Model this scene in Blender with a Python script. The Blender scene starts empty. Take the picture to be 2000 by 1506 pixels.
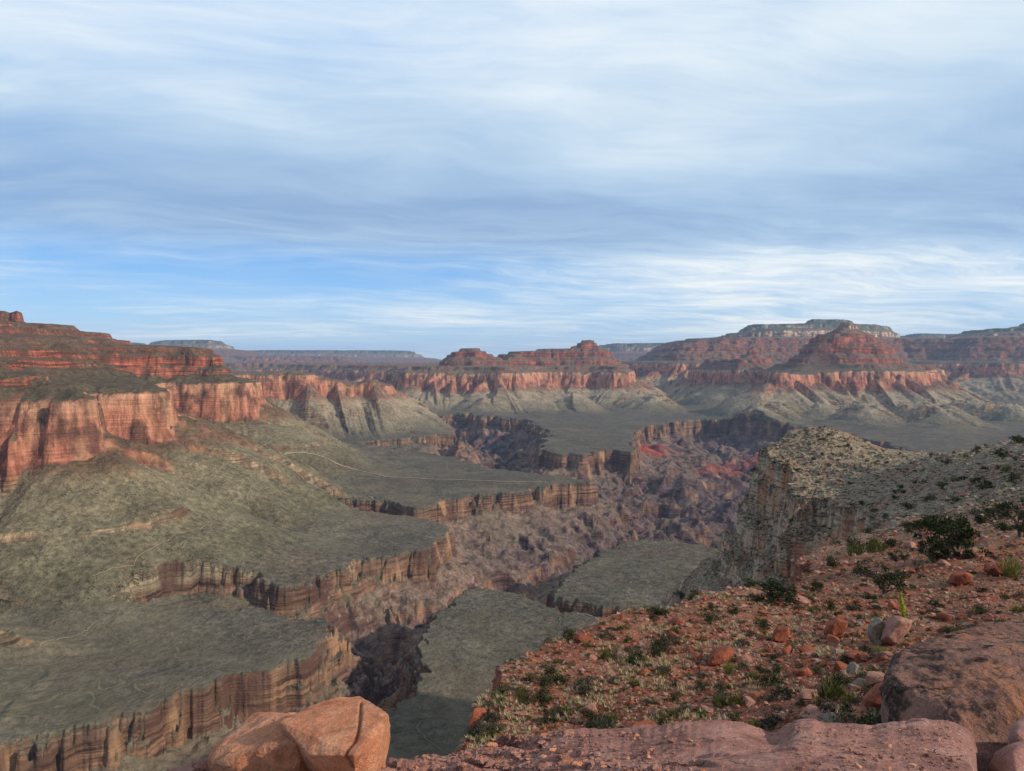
import bpy, math, random
import numpy as np
from mathutils import Vector, Matrix

# ------------------------------------------------------------------ camera
PWID, PHEI, FPX, HY = 2000.0, 1506.0, 1446.0, 705.0
PITCH = math.atan((PHEI/2-HY)/FPX)
sc = bpy.context.scene
col = sc.collection
cam = bpy.data.cameras.new('camera'); cam_o = bpy.data.objects.new('camera', cam); col.objects.link(cam_o)
cam.sensor_fit = 'HORIZONTAL'; cam.sensor_width = 36.0; cam.lens = 36.0*FPX/PWID
cam.clip_start = 0.1; cam.clip_end = 200000.0
cam_o.location = (0, 0, 0); cam_o.rotation_euler = (math.pi/2-PITCH, 0, 0)
sc.camera = cam_o
sc.view_settings.view_transform = 'Standard'; sc.view_settings.look = 'None'
sc.view_settings.exposure = 0.16; sc.view_settings.gamma = 1.0
sc.render.engine = 'CYCLES'
sc.cycles.use_denoising = True
sc.cycles.max_bounces = 4; sc.cycles.diffuse_bounces = 2; sc.cycles.glossy_bounces = 1
sc.cycles.volume_bounces = 0
SUN_AZ, SUN_EL = math.radians(112), math.radians(27)

# ------------------------------------------------------------------ node helper
class NT:
    def __init__(s, tree):
        s.t = tree; s.n = tree.nodes; s.l = tree.links
        for n in list(s.n): s.n.remove(n)
    def node(s, typ, ins=None, **props):
        n = s.n.new(typ)
        for k, v in props.items(): setattr(n, k, v)
        for k, v in (ins or {}).items(): s.put(n.inputs[k], v)
        return n
    def put(s, sock, v):
        if isinstance(v, bpy.types.NodeSocket): s.l.new(v, sock)
        elif isinstance(v, (tuple, list)):
            v = tuple(v)
            if sock.type == 'RGBA' and len(v) == 3: v = v+(1,)
            sock.default_value = v
        else: sock.default_value = v
    def math(s, op, a, b=0.0, c=0.0, clamp=False):
        n = s.node('ShaderNodeMath', {0: a, 1: b, 2: c}, operation=op, use_clamp=clamp); return n.outputs[0]
    def vmath(s, op, a, b=(0, 0, 0)):
        n = s.node('ShaderNodeVectorMath', {0: a}, operation=op)
        if op == 'SCALE': s.put(n.inputs['Scale'], b)
        else: s.put(n.inputs[1], b)
        return n.outputs[0]
    def mix(s, f, a, b, blend='MIX'):
        n = s.n.new('ShaderNodeMix'); n.data_type = 'RGBA'; n.blend_type = blend
        s.put(n.inputs[0], f); s.put(n.inputs[6], a); s.put(n.inputs[7], b); return n.outputs[2]
    def noise(s, vec, scale, detail=4, rough=0.55, dist=0.0, typ='FBM'):
        n = s.node('ShaderNodeTexNoise', {'Vector': vec, 'Scale': scale, 'Detail': detail, 'Roughness': rough, 'Distortion': dist})
        return n.outputs[0]
    def vor(s, vec, scale, feature='F1', out='Distance', rnd=1.0):
        n = s.node('ShaderNodeTexVoronoi', {'Vector': vec, 'Scale': scale, 'Randomness': rnd}, feature=feature); return n.outputs[out]
    def ramp(s, f, stops, interp='LINEAR'):
        n = s.node('ShaderNodeValToRGB', {0: f}); r = n.color_ramp; r.interpolation = interp
        while len(r.elements) > 1: r.elements.remove(r.elements[-1])
        for i, (p, c) in enumerate(stops):
            e = r.elements[0] if i == 0 else r.elements.new(p)
            e.position = p
            if isinstance(c, (int, float)): c = (c, c, c)
            e.color = tuple(c)+(1,) if len(c) == 3 else c
        return n.outputs[0]
    def rng(s, f, a, b, c=0.0, d=1.0, smooth=False):
        n = s.node('ShaderNodeMapRange', {0: f, 1: a, 2: b, 3: c, 4: d}); n.clamp = True
        if smooth: n.interpolation_type = 'SMOOTHSTEP'
        return n.outputs[0]
    def scale3(s, vec, v): return s.vmath('MULTIPLY', vec, v)

def new_mat(name):
    m = bpy.data.materials.new(name); m.use_nodes = True
    return m, NT(m.node_tree)

def finish(nt, color, rough=0.9, bump=None, dist=1.0, strength=1.0, spec=0.2):
    b = nt.node('ShaderNodeBsdfPrincipled', {'Base Color': color, 'Roughness': rough, 'Specular IOR Level': spec})
    if bump is not None:
        bn = nt.node('ShaderNodeBump', {'Height': bump, 'Distance': dist, 'Strength': strength})
        nt.l.new(bn.outputs[0], b.inputs['Normal'])
    o = nt.node('ShaderNodeOutputMaterial'); nt.l.new(b.outputs[0], o.inputs[0])
    return b

# ------------------------------------------------------------------ world: high cloud sheet over blue sky
world = bpy.data.worlds.new('World'); sc.world = world; world.use_nodes = True
w = NT(world.node_tree)
tc = w.node('ShaderNodeTexCoord'); dirv = tc.outputs['Generated']
sep = w.node('ShaderNodeSeparateXYZ', {0: dirv}); dz = sep.outputs[2]
sky = w.node('ShaderNodeTexSky', sky_type='NISHITA', sun_disc=False, sun_elevation=SUN_EL, sun_rotation=SUN_AZ, altitude=1600.0, dust_density=0.6, ozone_density=2.0)
skyc = w.vmath('SCALE', sky.outputs[0], 0.11)
blue = w.ramp(dz, [(0.0, (0.55, 0.74, 0.90)), (0.06, (0.33, 0.60, 0.90)), (0.13, (0.17, 0.43, 0.86)), (0.25, (0.22, 0.48, 0.90)), (0.6, (0.20, 0.46, 0.90))])
base = w.mix(0.85, skyc, blue)
zc = w.math('ADD', w.math('MAXIMUM', dz, 0.0), 0.07)
px_ = w.math('DIVIDE', sep.outputs[0], zc); py_ = w.math('DIVIDE', sep.outputs[1], zc)
plane = w.node('ShaderNodeCombineXYZ', {0: px_, 1: py_, 2: 0.0}).outputs[0]
rot = w.node('ShaderNodeVectorRotate', {'Vector': plane, 'Angle': math.radians(-14)}, rotation_type='Z_AXIS').outputs[0]
warp = w.noise(plane, 0.5, 3)
rw = w.vmath('ADD', rot, w.vmath('SCALE', w.node('ShaderNodeTexNoise', {'Vector': plane, 'Scale': 0.6, 'Detail': 3.0}).outputs[1], 1.3))
big = w.noise(w.scale3(rw, (0.22, 0.36, 1)), 1.0, 3, 0.5)
mid = w.noise(w.scale3(rw, (0.40, 0.62, 1)), 1.0, 4, 0.5)
fine = w.noise(w.scale3(rw, (0.8, 2.6, 1)), 1.6, 9, 0.68)
# cover: mostly overcast; opens in a low belt and towards the left
belt = w.ramp(dz, [(0.0, 0.56), (0.02, 0.68), (0.05, 0.70), (0.10, 0.62), (0.13, 0.66), (0.165, 0.90), (0.24, 0.88), (0.32, 0.74), (0.42, 0.62), (0.5, 0.75), (0.7, 1.0), (1.0, 1.0)])
leftness = w.math('MULTIPLY', w.rng(sep.outputs[0], -0.6, 0.4, -0.22, 0.06), w.rng(dz, 0.02, 0.12, 0.3, 1.0))
cov = w.math('ADD', w.math('ADD', w.math('MULTIPLY', big, 0.9), w.math('MULTIPLY', mid, 0.55)), w.math('MULTIPLY', fine, 0.35))
cov = w.math('ADD', cov, w.math('ADD', belt, leftness))
mask = w.rng(cov, 1.12, 1.80, 0.0, 0.90, True)
# cloud tone: pale above, blue-grey thick base in the middle belt, bright thin streaks below
hi_ = w.rng(dz, 0.13, 0.24)
capm = w.noise(w.scale3(rw, (0.55, 0.75, 1)), 1.2, 6, 0.5)
fineT = w.math('ADD', w.math('MULTIPLY', w.math('MULTIPLY', fine, w.math('SUBTRACT', 1.0, hi_)), 0.45), w.math('MULTIPLY', w.math('ADD', w.math('MULTIPLY', capm, 0.30), w.math('MULTIPLY', fine, 0.17)), hi_))
tone = w.math('ADD', w.math('ADD', w.math('MULTIPLY', mid, 0.42), fineT), w.math('MULTIPLY', big, 0.30))
tb = w.ramp(dz, [(0.0, 0.66), (0.045, 0.80), (0.085, 0.83), (0.12, 0.74), (0.155, 0.42), (0.20, 0.34), (0.25, 0.46), (0.31, 0.64), (0.38, 0.74), (0.45, 0.66), (1.0, 0.6)])
tone = w.math('ADD', w.math('MULTIPLY', w.math('SUBTRACT', tone, 0.6), 1.75), tb)
ccol = w.ramp(tone, [(0.0, (0.22, 0.33, 0.51)), (0.30, (0.285, 0.41, 0.60)), (0.50, (0.39, 0.53, 0.70)), (0.68, (0.53, 0.66, 0.78)), (0.84, (0.74, 0.82, 0.86)), (1.0, (0.93, 0.94, 0.90))])
skyfin = w.mix(mask, base, ccol)
# unseen sky overhead and behind the viewer: neutral cloud added as fill light
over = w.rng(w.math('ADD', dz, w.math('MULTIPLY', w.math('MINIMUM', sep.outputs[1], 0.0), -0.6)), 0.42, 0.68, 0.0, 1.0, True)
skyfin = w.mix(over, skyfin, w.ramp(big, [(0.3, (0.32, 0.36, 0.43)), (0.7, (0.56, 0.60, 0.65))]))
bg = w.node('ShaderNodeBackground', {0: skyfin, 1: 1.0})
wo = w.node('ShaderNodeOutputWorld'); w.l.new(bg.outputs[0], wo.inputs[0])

# ------------------------------------------------------------------ sun
sun = bpy.data.lights.new('sun', 'SUN'); sun.energy = 4.2; sun.angle = math.radians(1.5); sun.color = (1.0, 0.83, 0.67)
sun_o = bpy.data.objects.new('sun', sun); col.objects.link(sun_o)
S = Vector((math.cos(SUN_EL)*math.sin(SUN_AZ), math.cos(SUN_EL)*math.cos(SUN_AZ), math.sin(SUN_EL)))
sun_o.rotation_euler = S.to_track_quat('Z', 'Y').to_euler()

# ------------------------------------------------------------------ maths helpers
_rs = np.random.RandomState(11)
_ang = _rs.rand(256, 256)*2*np.pi
GX, GY = np.cos(_ang).astype(np.float32), np.sin(_ang).astype(np.float32)
def perlin(x, y, seed=0):
    x = x + seed*37.13; y = y + seed*91.7
    xi = np.floor(x); yi = np.floor(y)
    xf = (x-xi).astype(np.float32); yf = (y-yi).astype(np.float32)
    xi = xi.astype(np.int32) & 255; yi = yi.astype(np.int32) & 255
    x1 = (xi+1) & 255; y1 = (yi+1) & 255
    u = xf*xf*xf*(xf*(xf*6-15)+10); v = yf*yf*yf*(yf*(yf*6-15)+10)
    n00 = GX[xi, yi]*xf+GY[xi, yi]*yf; n10 = GX[x1, yi]*(xf-1)+GY[x1, yi]*yf
    n01 = GX[xi, y1]*xf+GY[xi, y1]*(yf-1); n11 = GX[x1, y1]*(xf-1)+GY[x1, y1]*(yf-1)
    a = n00+(n10-n00)*u; b = n01+(n11-n01)*u
    return (a+(b-a)*v)*1.5
def fbm(x, y, wl, octs=4, seed=0, gain=0.5, ridged=False):
    s = 0; amp = 1; tot = 0; f = 1.0/wl
    for o in range(octs):
        n = perlin(x*f, y*f, seed+o*3.3)
        if ridged: n = 1-2*np.abs(n)
        s = s+amp*n; tot += amp; amp *= gain; f *= 2.03
    return s/tot
def sstep(a, b, x):
    t = np.clip((x-a)/(b-a), 0, 1); return t*t*(3-2*t)
def pray(px, py):
    cx = (px-PWID/2)/FPX; cy = (PHEI/2-py)/FPX
    return (cx, math.cos(PITCH)+cy*math.sin(PITCH), -math.sin(PITCH)+cy*math.cos(PITCH))
def on_z(px, py, z):
    d = pray(px, py); t = z/d[2]; return (d[0]*t, d[1]*t)
def at_d(px, py, Y):
    d = pray(px, py); t = Y/d[1]; return (d[0]*t, Y, d[2]*t)
def pd(px, Y): return ((px-PWID/2)/FPX*Y, Y)
def sdf(poly, X, Y):
    """signed distance (positive inside) and arc length of the nearest outline point"""
    P = np.array(poly, dtype=np.float32); n = len(P)
    best = np.full(X.shape, 1e18, np.float32); sarc = np.zeros(X.shape, np.float32); inside = np.zeros(X.shape, bool)
    acc = 0.0
    for i in range(n):
        a = P[i]; b = P[(i+1) % n]; e = b-a; L2 = float(e@e)+1e-9; L = math.sqrt(L2)
        dx = X-a[0]; dy = Y-a[1]
        t = np.clip((dx*e[0]+dy*e[1])/L2, 0, 1)
        qx = dx-e[0]*t; qy = dy-e[1]*t; d2 = qx*qx+qy*qy
        m = d2 < best; best = np.where(m, d2, best); sarc = np.where(m, acc+t*L, sarc)
        c = (a[1] > Y) != (b[1] > Y)
        xs = a[0]+(Y-a[1])*e[0]/(e[1] if abs(e[1]) > 1e-6 else 1e-6)
        inside ^= c & (X < xs)
        acc += L
    d = np.sqrt(best); return np.where(inside, d, -d), sarc
def idw(pts, X, Y, p=2.5):
    """scattered scalar field, pts = (px, Ydepth, value)"""
    num = 0; den = 0
    for px, yy, v in pts:
        x0, y0 = pd(px, yy)
        w_ = 1.0/(((X-x0)**2+(Y-y0)**2)/yy**2+1e-4)**p
        num = num+w_*v; den = den+w_
    return num/den
def smooth_closed(pts, it=1):
    for _ in range(it):
        q = []
        for i in range(len(pts)):
            a = pts[i]; b = pts[(i+1) % len(pts)]
            q.append((a[0]*.75+b[0]*.25, a[1]*.75+b[1]*.25)); q.append((a[0]*.25+b[0]*.75, a[1]*.25+b[1]*.75))
        pts = q
    return pts

def tag(o, label=None, cat=None, group=None, kind=None):
    if label: o['label'] = label
    if cat: o['category'] = cat
    if group: o['group'] = group
    if kind: o['kind'] = kind
    return o
def mesh_np(name, V, Fq, attrs=None, mat=None, smooth=True):
    """mesh object from numpy vertices (n,3) and faces (m,k)"""
    me = bpy.data.meshes.new(name); k = Fq.shape[1]
    me.vertices.add(len(V)); me.vertices.foreach_set('co', np.ascontiguousarray(V, np.float32).ravel())
    me.loops.add(Fq.size); me.loops.foreach_set('vertex_index', np.ascontiguousarray(Fq, np.int32).ravel())
    me.polygons.add(len(Fq)); me.polygons.foreach_set('loop_start', np.arange(0, Fq.size, k, dtype=np.int32))
    try: me.polygons.foreach_set('loop_total', np.full(len(Fq), k, np.int32))
    except Exception: pass
    me.update(calc_edges=True)
    me.polygons.foreach_set('use_smooth', np.full(len(Fq), smooth, bool))
    for nme, arr in (attrs or {}).items():
        a = me.attributes.new(nme, 'FLOAT', 'POINT'); a.data.foreach_set('value', np.ascontiguousarray(arr, np.float32))
    if mat: me.materials.append(mat)
    o = bpy.data.objects.new(name, me); col.objects.link(o)
    return o
def grid_faces(nr, nc):
    i = np.arange(nr*nc, dtype=np.int32).reshape(nr, nc)
    return np.stack([i[:-1, :-1], i[:-1, 1:], i[1:, 1:], i[1:, :-1]], -1).reshape(-1, 4)
def split_mesh(V, Fq, ids, attrs):
    fid = ids[Fq[:, 0]]
    for k in np.unique(fid):
        f = Fq[fid == k]; used = np.unique(f); mp = np.zeros(len(V), np.int32); mp[used] = np.arange(len(used))
        yield int(k), V[used], mp[f], {n: a[used] for n, a in attrs.items()}

#@@CANYON
# ================================================================== THE CANYON
TZ = -455.0       # level of the broad green platform below the eye
# erosion profile: t = metres inward from the rim of the great red cliff -> height
prof = [(-1500, -462), (-800, -455), (-560, -446), (-430, -425), (-345, -386), (-339, -381), (-245, -341), (-238, -324), (-150, -290), (-143, -286), (-75, -264),
        (-68, -255), (-42, -247), (-36, -228), (-22, -160), (-18, -155), (-3, -92), (8, -86), (45, -70)]
t_, z_ = 45, -70
for i, (dh, cl) in enumerate([(16, 20), (20, 34), (14, 16), (22, 42), (18, 22), (20, 38), (14, 24)]):
    t_ += 36; z_ += dh; prof.append((t_, z_)); t_ += 7; z_ += cl; prof.append((t_, z_))
prof += [(430, 272), (520, 300), (534, 392), (610, 432), (622, 470), (650, 484), (662, 520), (720, 540), (900, 548), (960, 590), (972, 625), (1040, 645), (2500, 655)]
BLF = (-345, -339, -245, -238, -150, -143)
prof2 = [p for p in prof if p[0] not in BLF]
PT2 = np.array([p[0] for p in prof2], float); PZ2 = np.array([p[1] for p in prof2], float)
PT = np.array([p[0] for p in prof], float); PZ = np.array([p[1] for p in prof], float)

A_SPAN = math.radians(50); NCOL = 1500
az = np.linspace(-A_SPAN, A_SPAN, NCOL)
rl = [560.0]
while rl[-1] < 42000:
    r = rl[-1]; rl.append(r+(max(2.0, min(0.0036*r, 9.5)) if r < 9500 else 0.0021*r-10.4))
rl = np.array(rl); NROW = len(rl)
RR, AA = np.meshgrid(rl, az, indexing='ij')
CX = (RR*np.sin(AA)).astype(np.float32); CY = (RR*np.cos(AA)).astype(np.float32)
print('canyon grid', CX.shape)
SUB = 4
ri = np.unique(np.append(np.arange(0, NROW, SUB), NROW-1)); ci = np.unique(np.append(np.arange(0, NCOL, SUB), NCOL-1))
XS, YS = CX[np.ix_(ri, ci)], CY[np.ix_(ri, ci)]
def upsample(A):
    R = np.arange(NROW); C = np.arange(NCOL)
    r0 = np.clip(np.searchsorted(ri, R, side='right')-1, 0, len(ri)-2); c0 = np.clip(np.searchsorted(ci, C, side='right')-1, 0, len(ci)-2)
    fr = ((R-ri[r0])/(ri[r0+1]-ri[r0])).astype(np.float32)[:, None]; fc = ((C-ci[c0])/(ci[c0+1]-ci[c0])).astype(np.float32)[None, :]
    a = A[r0]*(1-fr)+A[r0+1]*fr
    return a[:, c0]*(1-fc)+a[:, c0+1]*fc

# rim noise shared by all walls (alcoves, buttresses, flutes); grows with distance so that it reads at every range
scale_far = np.clip(CY/3000.0, 0.8, 3.0)
rimN = 85*fbm(CX, CY, 420, 3, 1)+46*fbm(CX, CY, 130, 3, 2)+7*fbm(CX, CY, 30, 3, 3)
rimN = rimN*np.where(CY > 9000, 1.6, 1.0)
gully = fbm(CX, CY, 160, 4, 7, ridged=True)

NA_ = fbm(CX, CY, 75, 4, 81, gain=.6); NB_ = fbm(CX, CY, 60, 4, 82, gain=.6); NC_ = fbm(CX, CY, 90, 4, 83, gain=.6)
NB2_ = fbm(CX, CY, 420, 3, 95)
JN_ = np.clip(fbm(CX, CY, 230, 4, 84, ridged=True)-0.40, 0, 1)
rimN = rimN-55*JN_
def poly_px(pts, it=1): return smooth_closed([pd(a, b) for a, b in pts], it)
FEATS = []
def feature(fid, levels, zoff=0.0, hs=1.0, cap=None, namp=1.0):
    """levels: list of (points, t0, tmax)"""
    FEATS.append((fid, levels, zoff, hs, cap, namp))

# 1: red-walled mesa with stepped slopes on the left (three spurs, each farther off)
feature(1, [([(-1300, 700), (-700, 1150), (-250, 1560), (0, 1690), (90, 1720), (160, 1700), (175, 1800), (150, 1960), (230, 2040), (300, 2060), (338, 2080), (340, 2200), (300, 2500),
              (235, 2850), (300, 2950), (400, 2980), (480, 3000), (492, 3050), (484, 3400), (430, 4000), (470, 4650), (520, 4720), (600, 4740), (640, 4800), (690, 4860), (745, 4920), (762, 5020), (730, 5200), (640, 5300),
              (500, 5600), (200, 6500), (-1300, 6500)], 0, 2000)],
        cap=[(-300, 1500, 25), (0, 1900, 10), (60, 1950, -20), (120, 2000, -62), (230, 2200, -72), (330, 2150, -78), (-100, 2200, 60), (0, 3300, 178), (20, 3300, 178), (45, 3300, 136), (110, 3200, 90), (170, 3100, 68), (260, 3100, 76), (330, 3150, 72), (400, 3150, 56), (450, 3100, 10),
             (-300, 3300, 200), (470, 3600, -78), (500, 4800, -84), (552, 4830, -66), (600, 4830, -84), (640, 4880, -125), (690, 4930, -170), (705, 4940, -160), (718, 4960, -115), (730, 4970, -118), (745, 4990, -180), (500, 5200, -84), (300, 5000, -60), (100, 3900, 100)])
feature(1, [([(-12, 3290), (18, 3290), (16, 3330), (-12, 3330)], 322, 332)], namp=0.04)
feature(1, [([(30, 3290), (39, 3290), (39, 3315), (31, 3315)], 318, 332)], namp=0.02)
# 2: central butte group
feature(2, [([(745, 7350), (790, 6900), (830, 6800), (880, 6850), (935, 6800), (960, 6650), (1020, 6730), (1030, 7000), (1050, 7350), (1090, 7500), (1130, 7400), (1160, 7500), (1190, 7300), (1230, 7350), (1240, 7850), (1225, 8650), (1150, 9250), (1000, 9450), (850, 9250), (770, 8450)], 0, 95),
            ([(850, 7650), (905, 7500), (950, 7500), (985, 7650), (1030, 7700), (1100, 7800), (1170, 7750), (1215, 7900), (1215, 8350), (1150, 8650), (960, 8650), (860, 8350)], 95, 900)],
        cap=[(860, 7750, 20), (885, 7800, 95), (905, 7800, 136), (935, 7800, 136), (950, 7800, 90), (966, 7850, -30), (968, 8100, -20), (985, 7950, 92), (1010, 8050, 118), (1100, 8150, 122), (1125, 8250, 130), (1145, 8150, 235), (1145, 8300, 250), (1165, 8300, 150), (1190, 8150, 110), (1210, 8050, 60), (1230, 7950, -20), (1000, 7050, -60), (800, 7450, -75), (960, 7050, -30), (1100, 8550, 120)], zoff=-25)
# 3: stepped pyramid butte on the right
feature(3, [([(1500, 6200), (1512, 6070), (1545, 6090), (1580, 6180), (1612, 6230), (1650, 6310), (1700, 6250), (1750, 6300), (1775, 6350), (1800, 6370), (1822, 6500), (1835, 6850), (1850, 7150), (1800, 7850), (1700, 8050), (1560, 7950), (1490, 7550), (1500, 6950), (1560, 6600), (1540, 6370), (1505, 6300)], 0, 90),
            ([(1522, 7050), (1550, 6650), (1620, 6470), (1705, 6450), (1768, 6600), (1788, 7050), (1760, 7550), (1650, 7700), (1550, 7550)], 80, 1200)],
        cap=[(1510, 6110, -70), (1540, 6150, -105), (1575, 6250, -118), (1605, 6350, -90), (1660, 7100, 395), (1640, 7110, 370), (1840, 6950, -170), (1830, 6650, -110), (1750, 6850, 60), (1800, 7250, 0), (1610, 7050, 215), (1700, 7050, 215), (1632, 7060, 310), (1672, 7060, 310)])
feature(3, [([(1641, 7110), (1645, 7060), (1656, 7060), (1658, 7100), (1650, 7130)], 512, 531)], namp=0.05)
# long shale spurs that run from the talus down to the gorge rim
for sp in ([(1545, 6150), (1478, 5450), (1484, 5430), (1565, 6150)], [(1640, 6200), (1690, 5250), (1700, 5250), (1665, 6250)], [(1745, 6250), (1850, 5050), (1862, 5060), (1770, 6300)], [(1815, 6500), (1985, 5300), (2000, 5320), (1840, 6600)], [(1590, 6150), (1600, 5650), (1606, 5650), (1610, 6150)]):
    feature(3, [(sp, -262, -250)], namp=0.5)
for sp in ([(925, 6900), (940, 6350), (947, 6350), (950, 6900)], [(1085, 7600), (1110, 6700), (1118, 6700), (1110, 7600)], [(1200, 7400), (1270, 6600), (1280, 6620), (1225, 7500)]):
    feature(2, [(sp, -235, -225)], namp=0.5)
# 4: lit butte left of the pyramid, farther off
feature(4, [([(1418, 7350), (1440, 7200), (1485, 7250), (1500, 7600), (1470, 8200), (1400, 8600), (1360, 8300), (1340, 7900), (1385, 7600)], 0, 130),
            ([(1430, 8200), (1480, 8100), (1520, 8300), (1500, 8800), (1430, 8800)], 60, 320)])
# 5: high forested mesa behind, right of centre, and the long stepped wall below it
feature(5, [([(1235, 9600), (1290, 8900), (1370, 8700), (1480, 9000), (1620, 9200), (1760, 9300), (1850, 8800), (1950, 8300), (2150, 8200), (2600, 8000), (3000, 20000), (1200, 20000)], 0, 60),
            ([(1260, 10200), (1330, 9600), (1450, 9700), (1600, 9900), (1740, 10000), (1800, 10200), (1900, 9500), (2100, 9200), (2600, 9000), (3000, 20000), (1240, 20000)], 60, 440),
            ([(1318, 11600), (1345, 11300), (1375, 11400), (1420, 11300), (1480, 11000), (1560, 10900), (1700, 10900), (1770, 11300), (1800, 14000), (1700, 17000), (1380, 17000), (1320, 12600)], 430, 610)],
        zoff=60, hs=1.6,
        cap=[(1240, 11500, 120), (1300, 11500, 190), (1325, 11800, 280), (1350, 11700, 360), (1370, 11800, 325), (1400, 12000, 390), (1440, 11800, 450), (1500, 11800, 500), (1560, 11800, 520), (1640, 11800, 520), (1700, 11800, 500), (1745, 11800, 450), (1765, 11800, 390), (1790, 11800, 330), (1850, 10500, 330), (1950, 10000, 350), (2050, 10000, 400)])
feature(5, [([(1432, 12700), (1500, 12500), (1600, 12450), (1700, 12500), (1752, 12800), (1760, 15000), (1430, 15000)], 500, 700),
            ([(1550, 13000), (1600, 12900), (1650, 12900), (1690, 13100), (1690, 14600), (1550, 14600)], 800, 1000)], zoff=105, hs=1.4)
feature(5, [([(1860, 11600), (1900, 11000), (2000, 10600), (2200, 10300), (2600, 10500), (2600, 16000), (1850, 16000), (1830, 12500)], 470, 640)], zoff=10, hs=2.2)
feature(5, [([(1968, 11400), (2000, 11000), (2200, 11000), (2500, 12000), (2200, 15000), (1990, 13000)], 560, 1000)], zoff=105, hs=2.2)
# 6: distant rims on the horizon
feature(6, [([(70, 17000), (170, 16700), (185, 18000), (170, 21000), (0, 21000), (-100, 17000)], 610, 720)], zoff=115, hs=2.6)
feature(6, [([(180, 23000), (285, 23000), (290, 26000), (150, 26000)], 610, 720)], zoff=50, hs=3)
feature(6, [([(300, 19500), (360, 19200), (425, 19200), (438, 20500), (430, 24000), (290, 24000)], 610, 720)], zoff=15, hs=3.2)
feature(6, [([(440, 25500), (560, 24800), (625, 25200), (720, 25500), (800, 26000), (812, 27500), (800, 31000), (430, 31000)], 610, 720)], zoff=-170, hs=3.2)
feature(6, [([(430, 17500), (520, 16500), (560, 17500), (620, 18500), (700, 18000), (750, 20000), (700, 25000), (400, 25000), (200, 18000), (300, 17000)], 0, 380)], zoff=-130, hs=3)
feature(6, [([(1172, 20500), (1240, 20000), (1320, 20000), (1420, 20500), (1500, 26000), (1170, 26000)], 610, 720)], zoff=-50, hs=2.6)
feature(6, [([(1760, 20000), (1810, 19000), (1850, 19500), (1900, 19500), (2300, 22000), (2200, 26000), (1740, 26000)], 610, 800)], zoff=180, hs=2.5)
# 7: low benches beyond the centre-left (dark stepped wall between the spurs and the far rims)
feature(7, [([(660, 9500), (700, 9000), (800, 8800), (900, 9500), (1250, 9800), (1250, 13000), (560, 13000), (500, 11000), (600, 10000)], 0, 110)], hs=1.2, zoff=-30)
feature(7, [([(-300, 12000), (300, 11500), (560, 11500), (640, 12500), (800, 12500), (1000, 14000), (1000, 15500), (-400, 15500)], 0, 150)], hs=1.4, zoff=-60)

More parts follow.
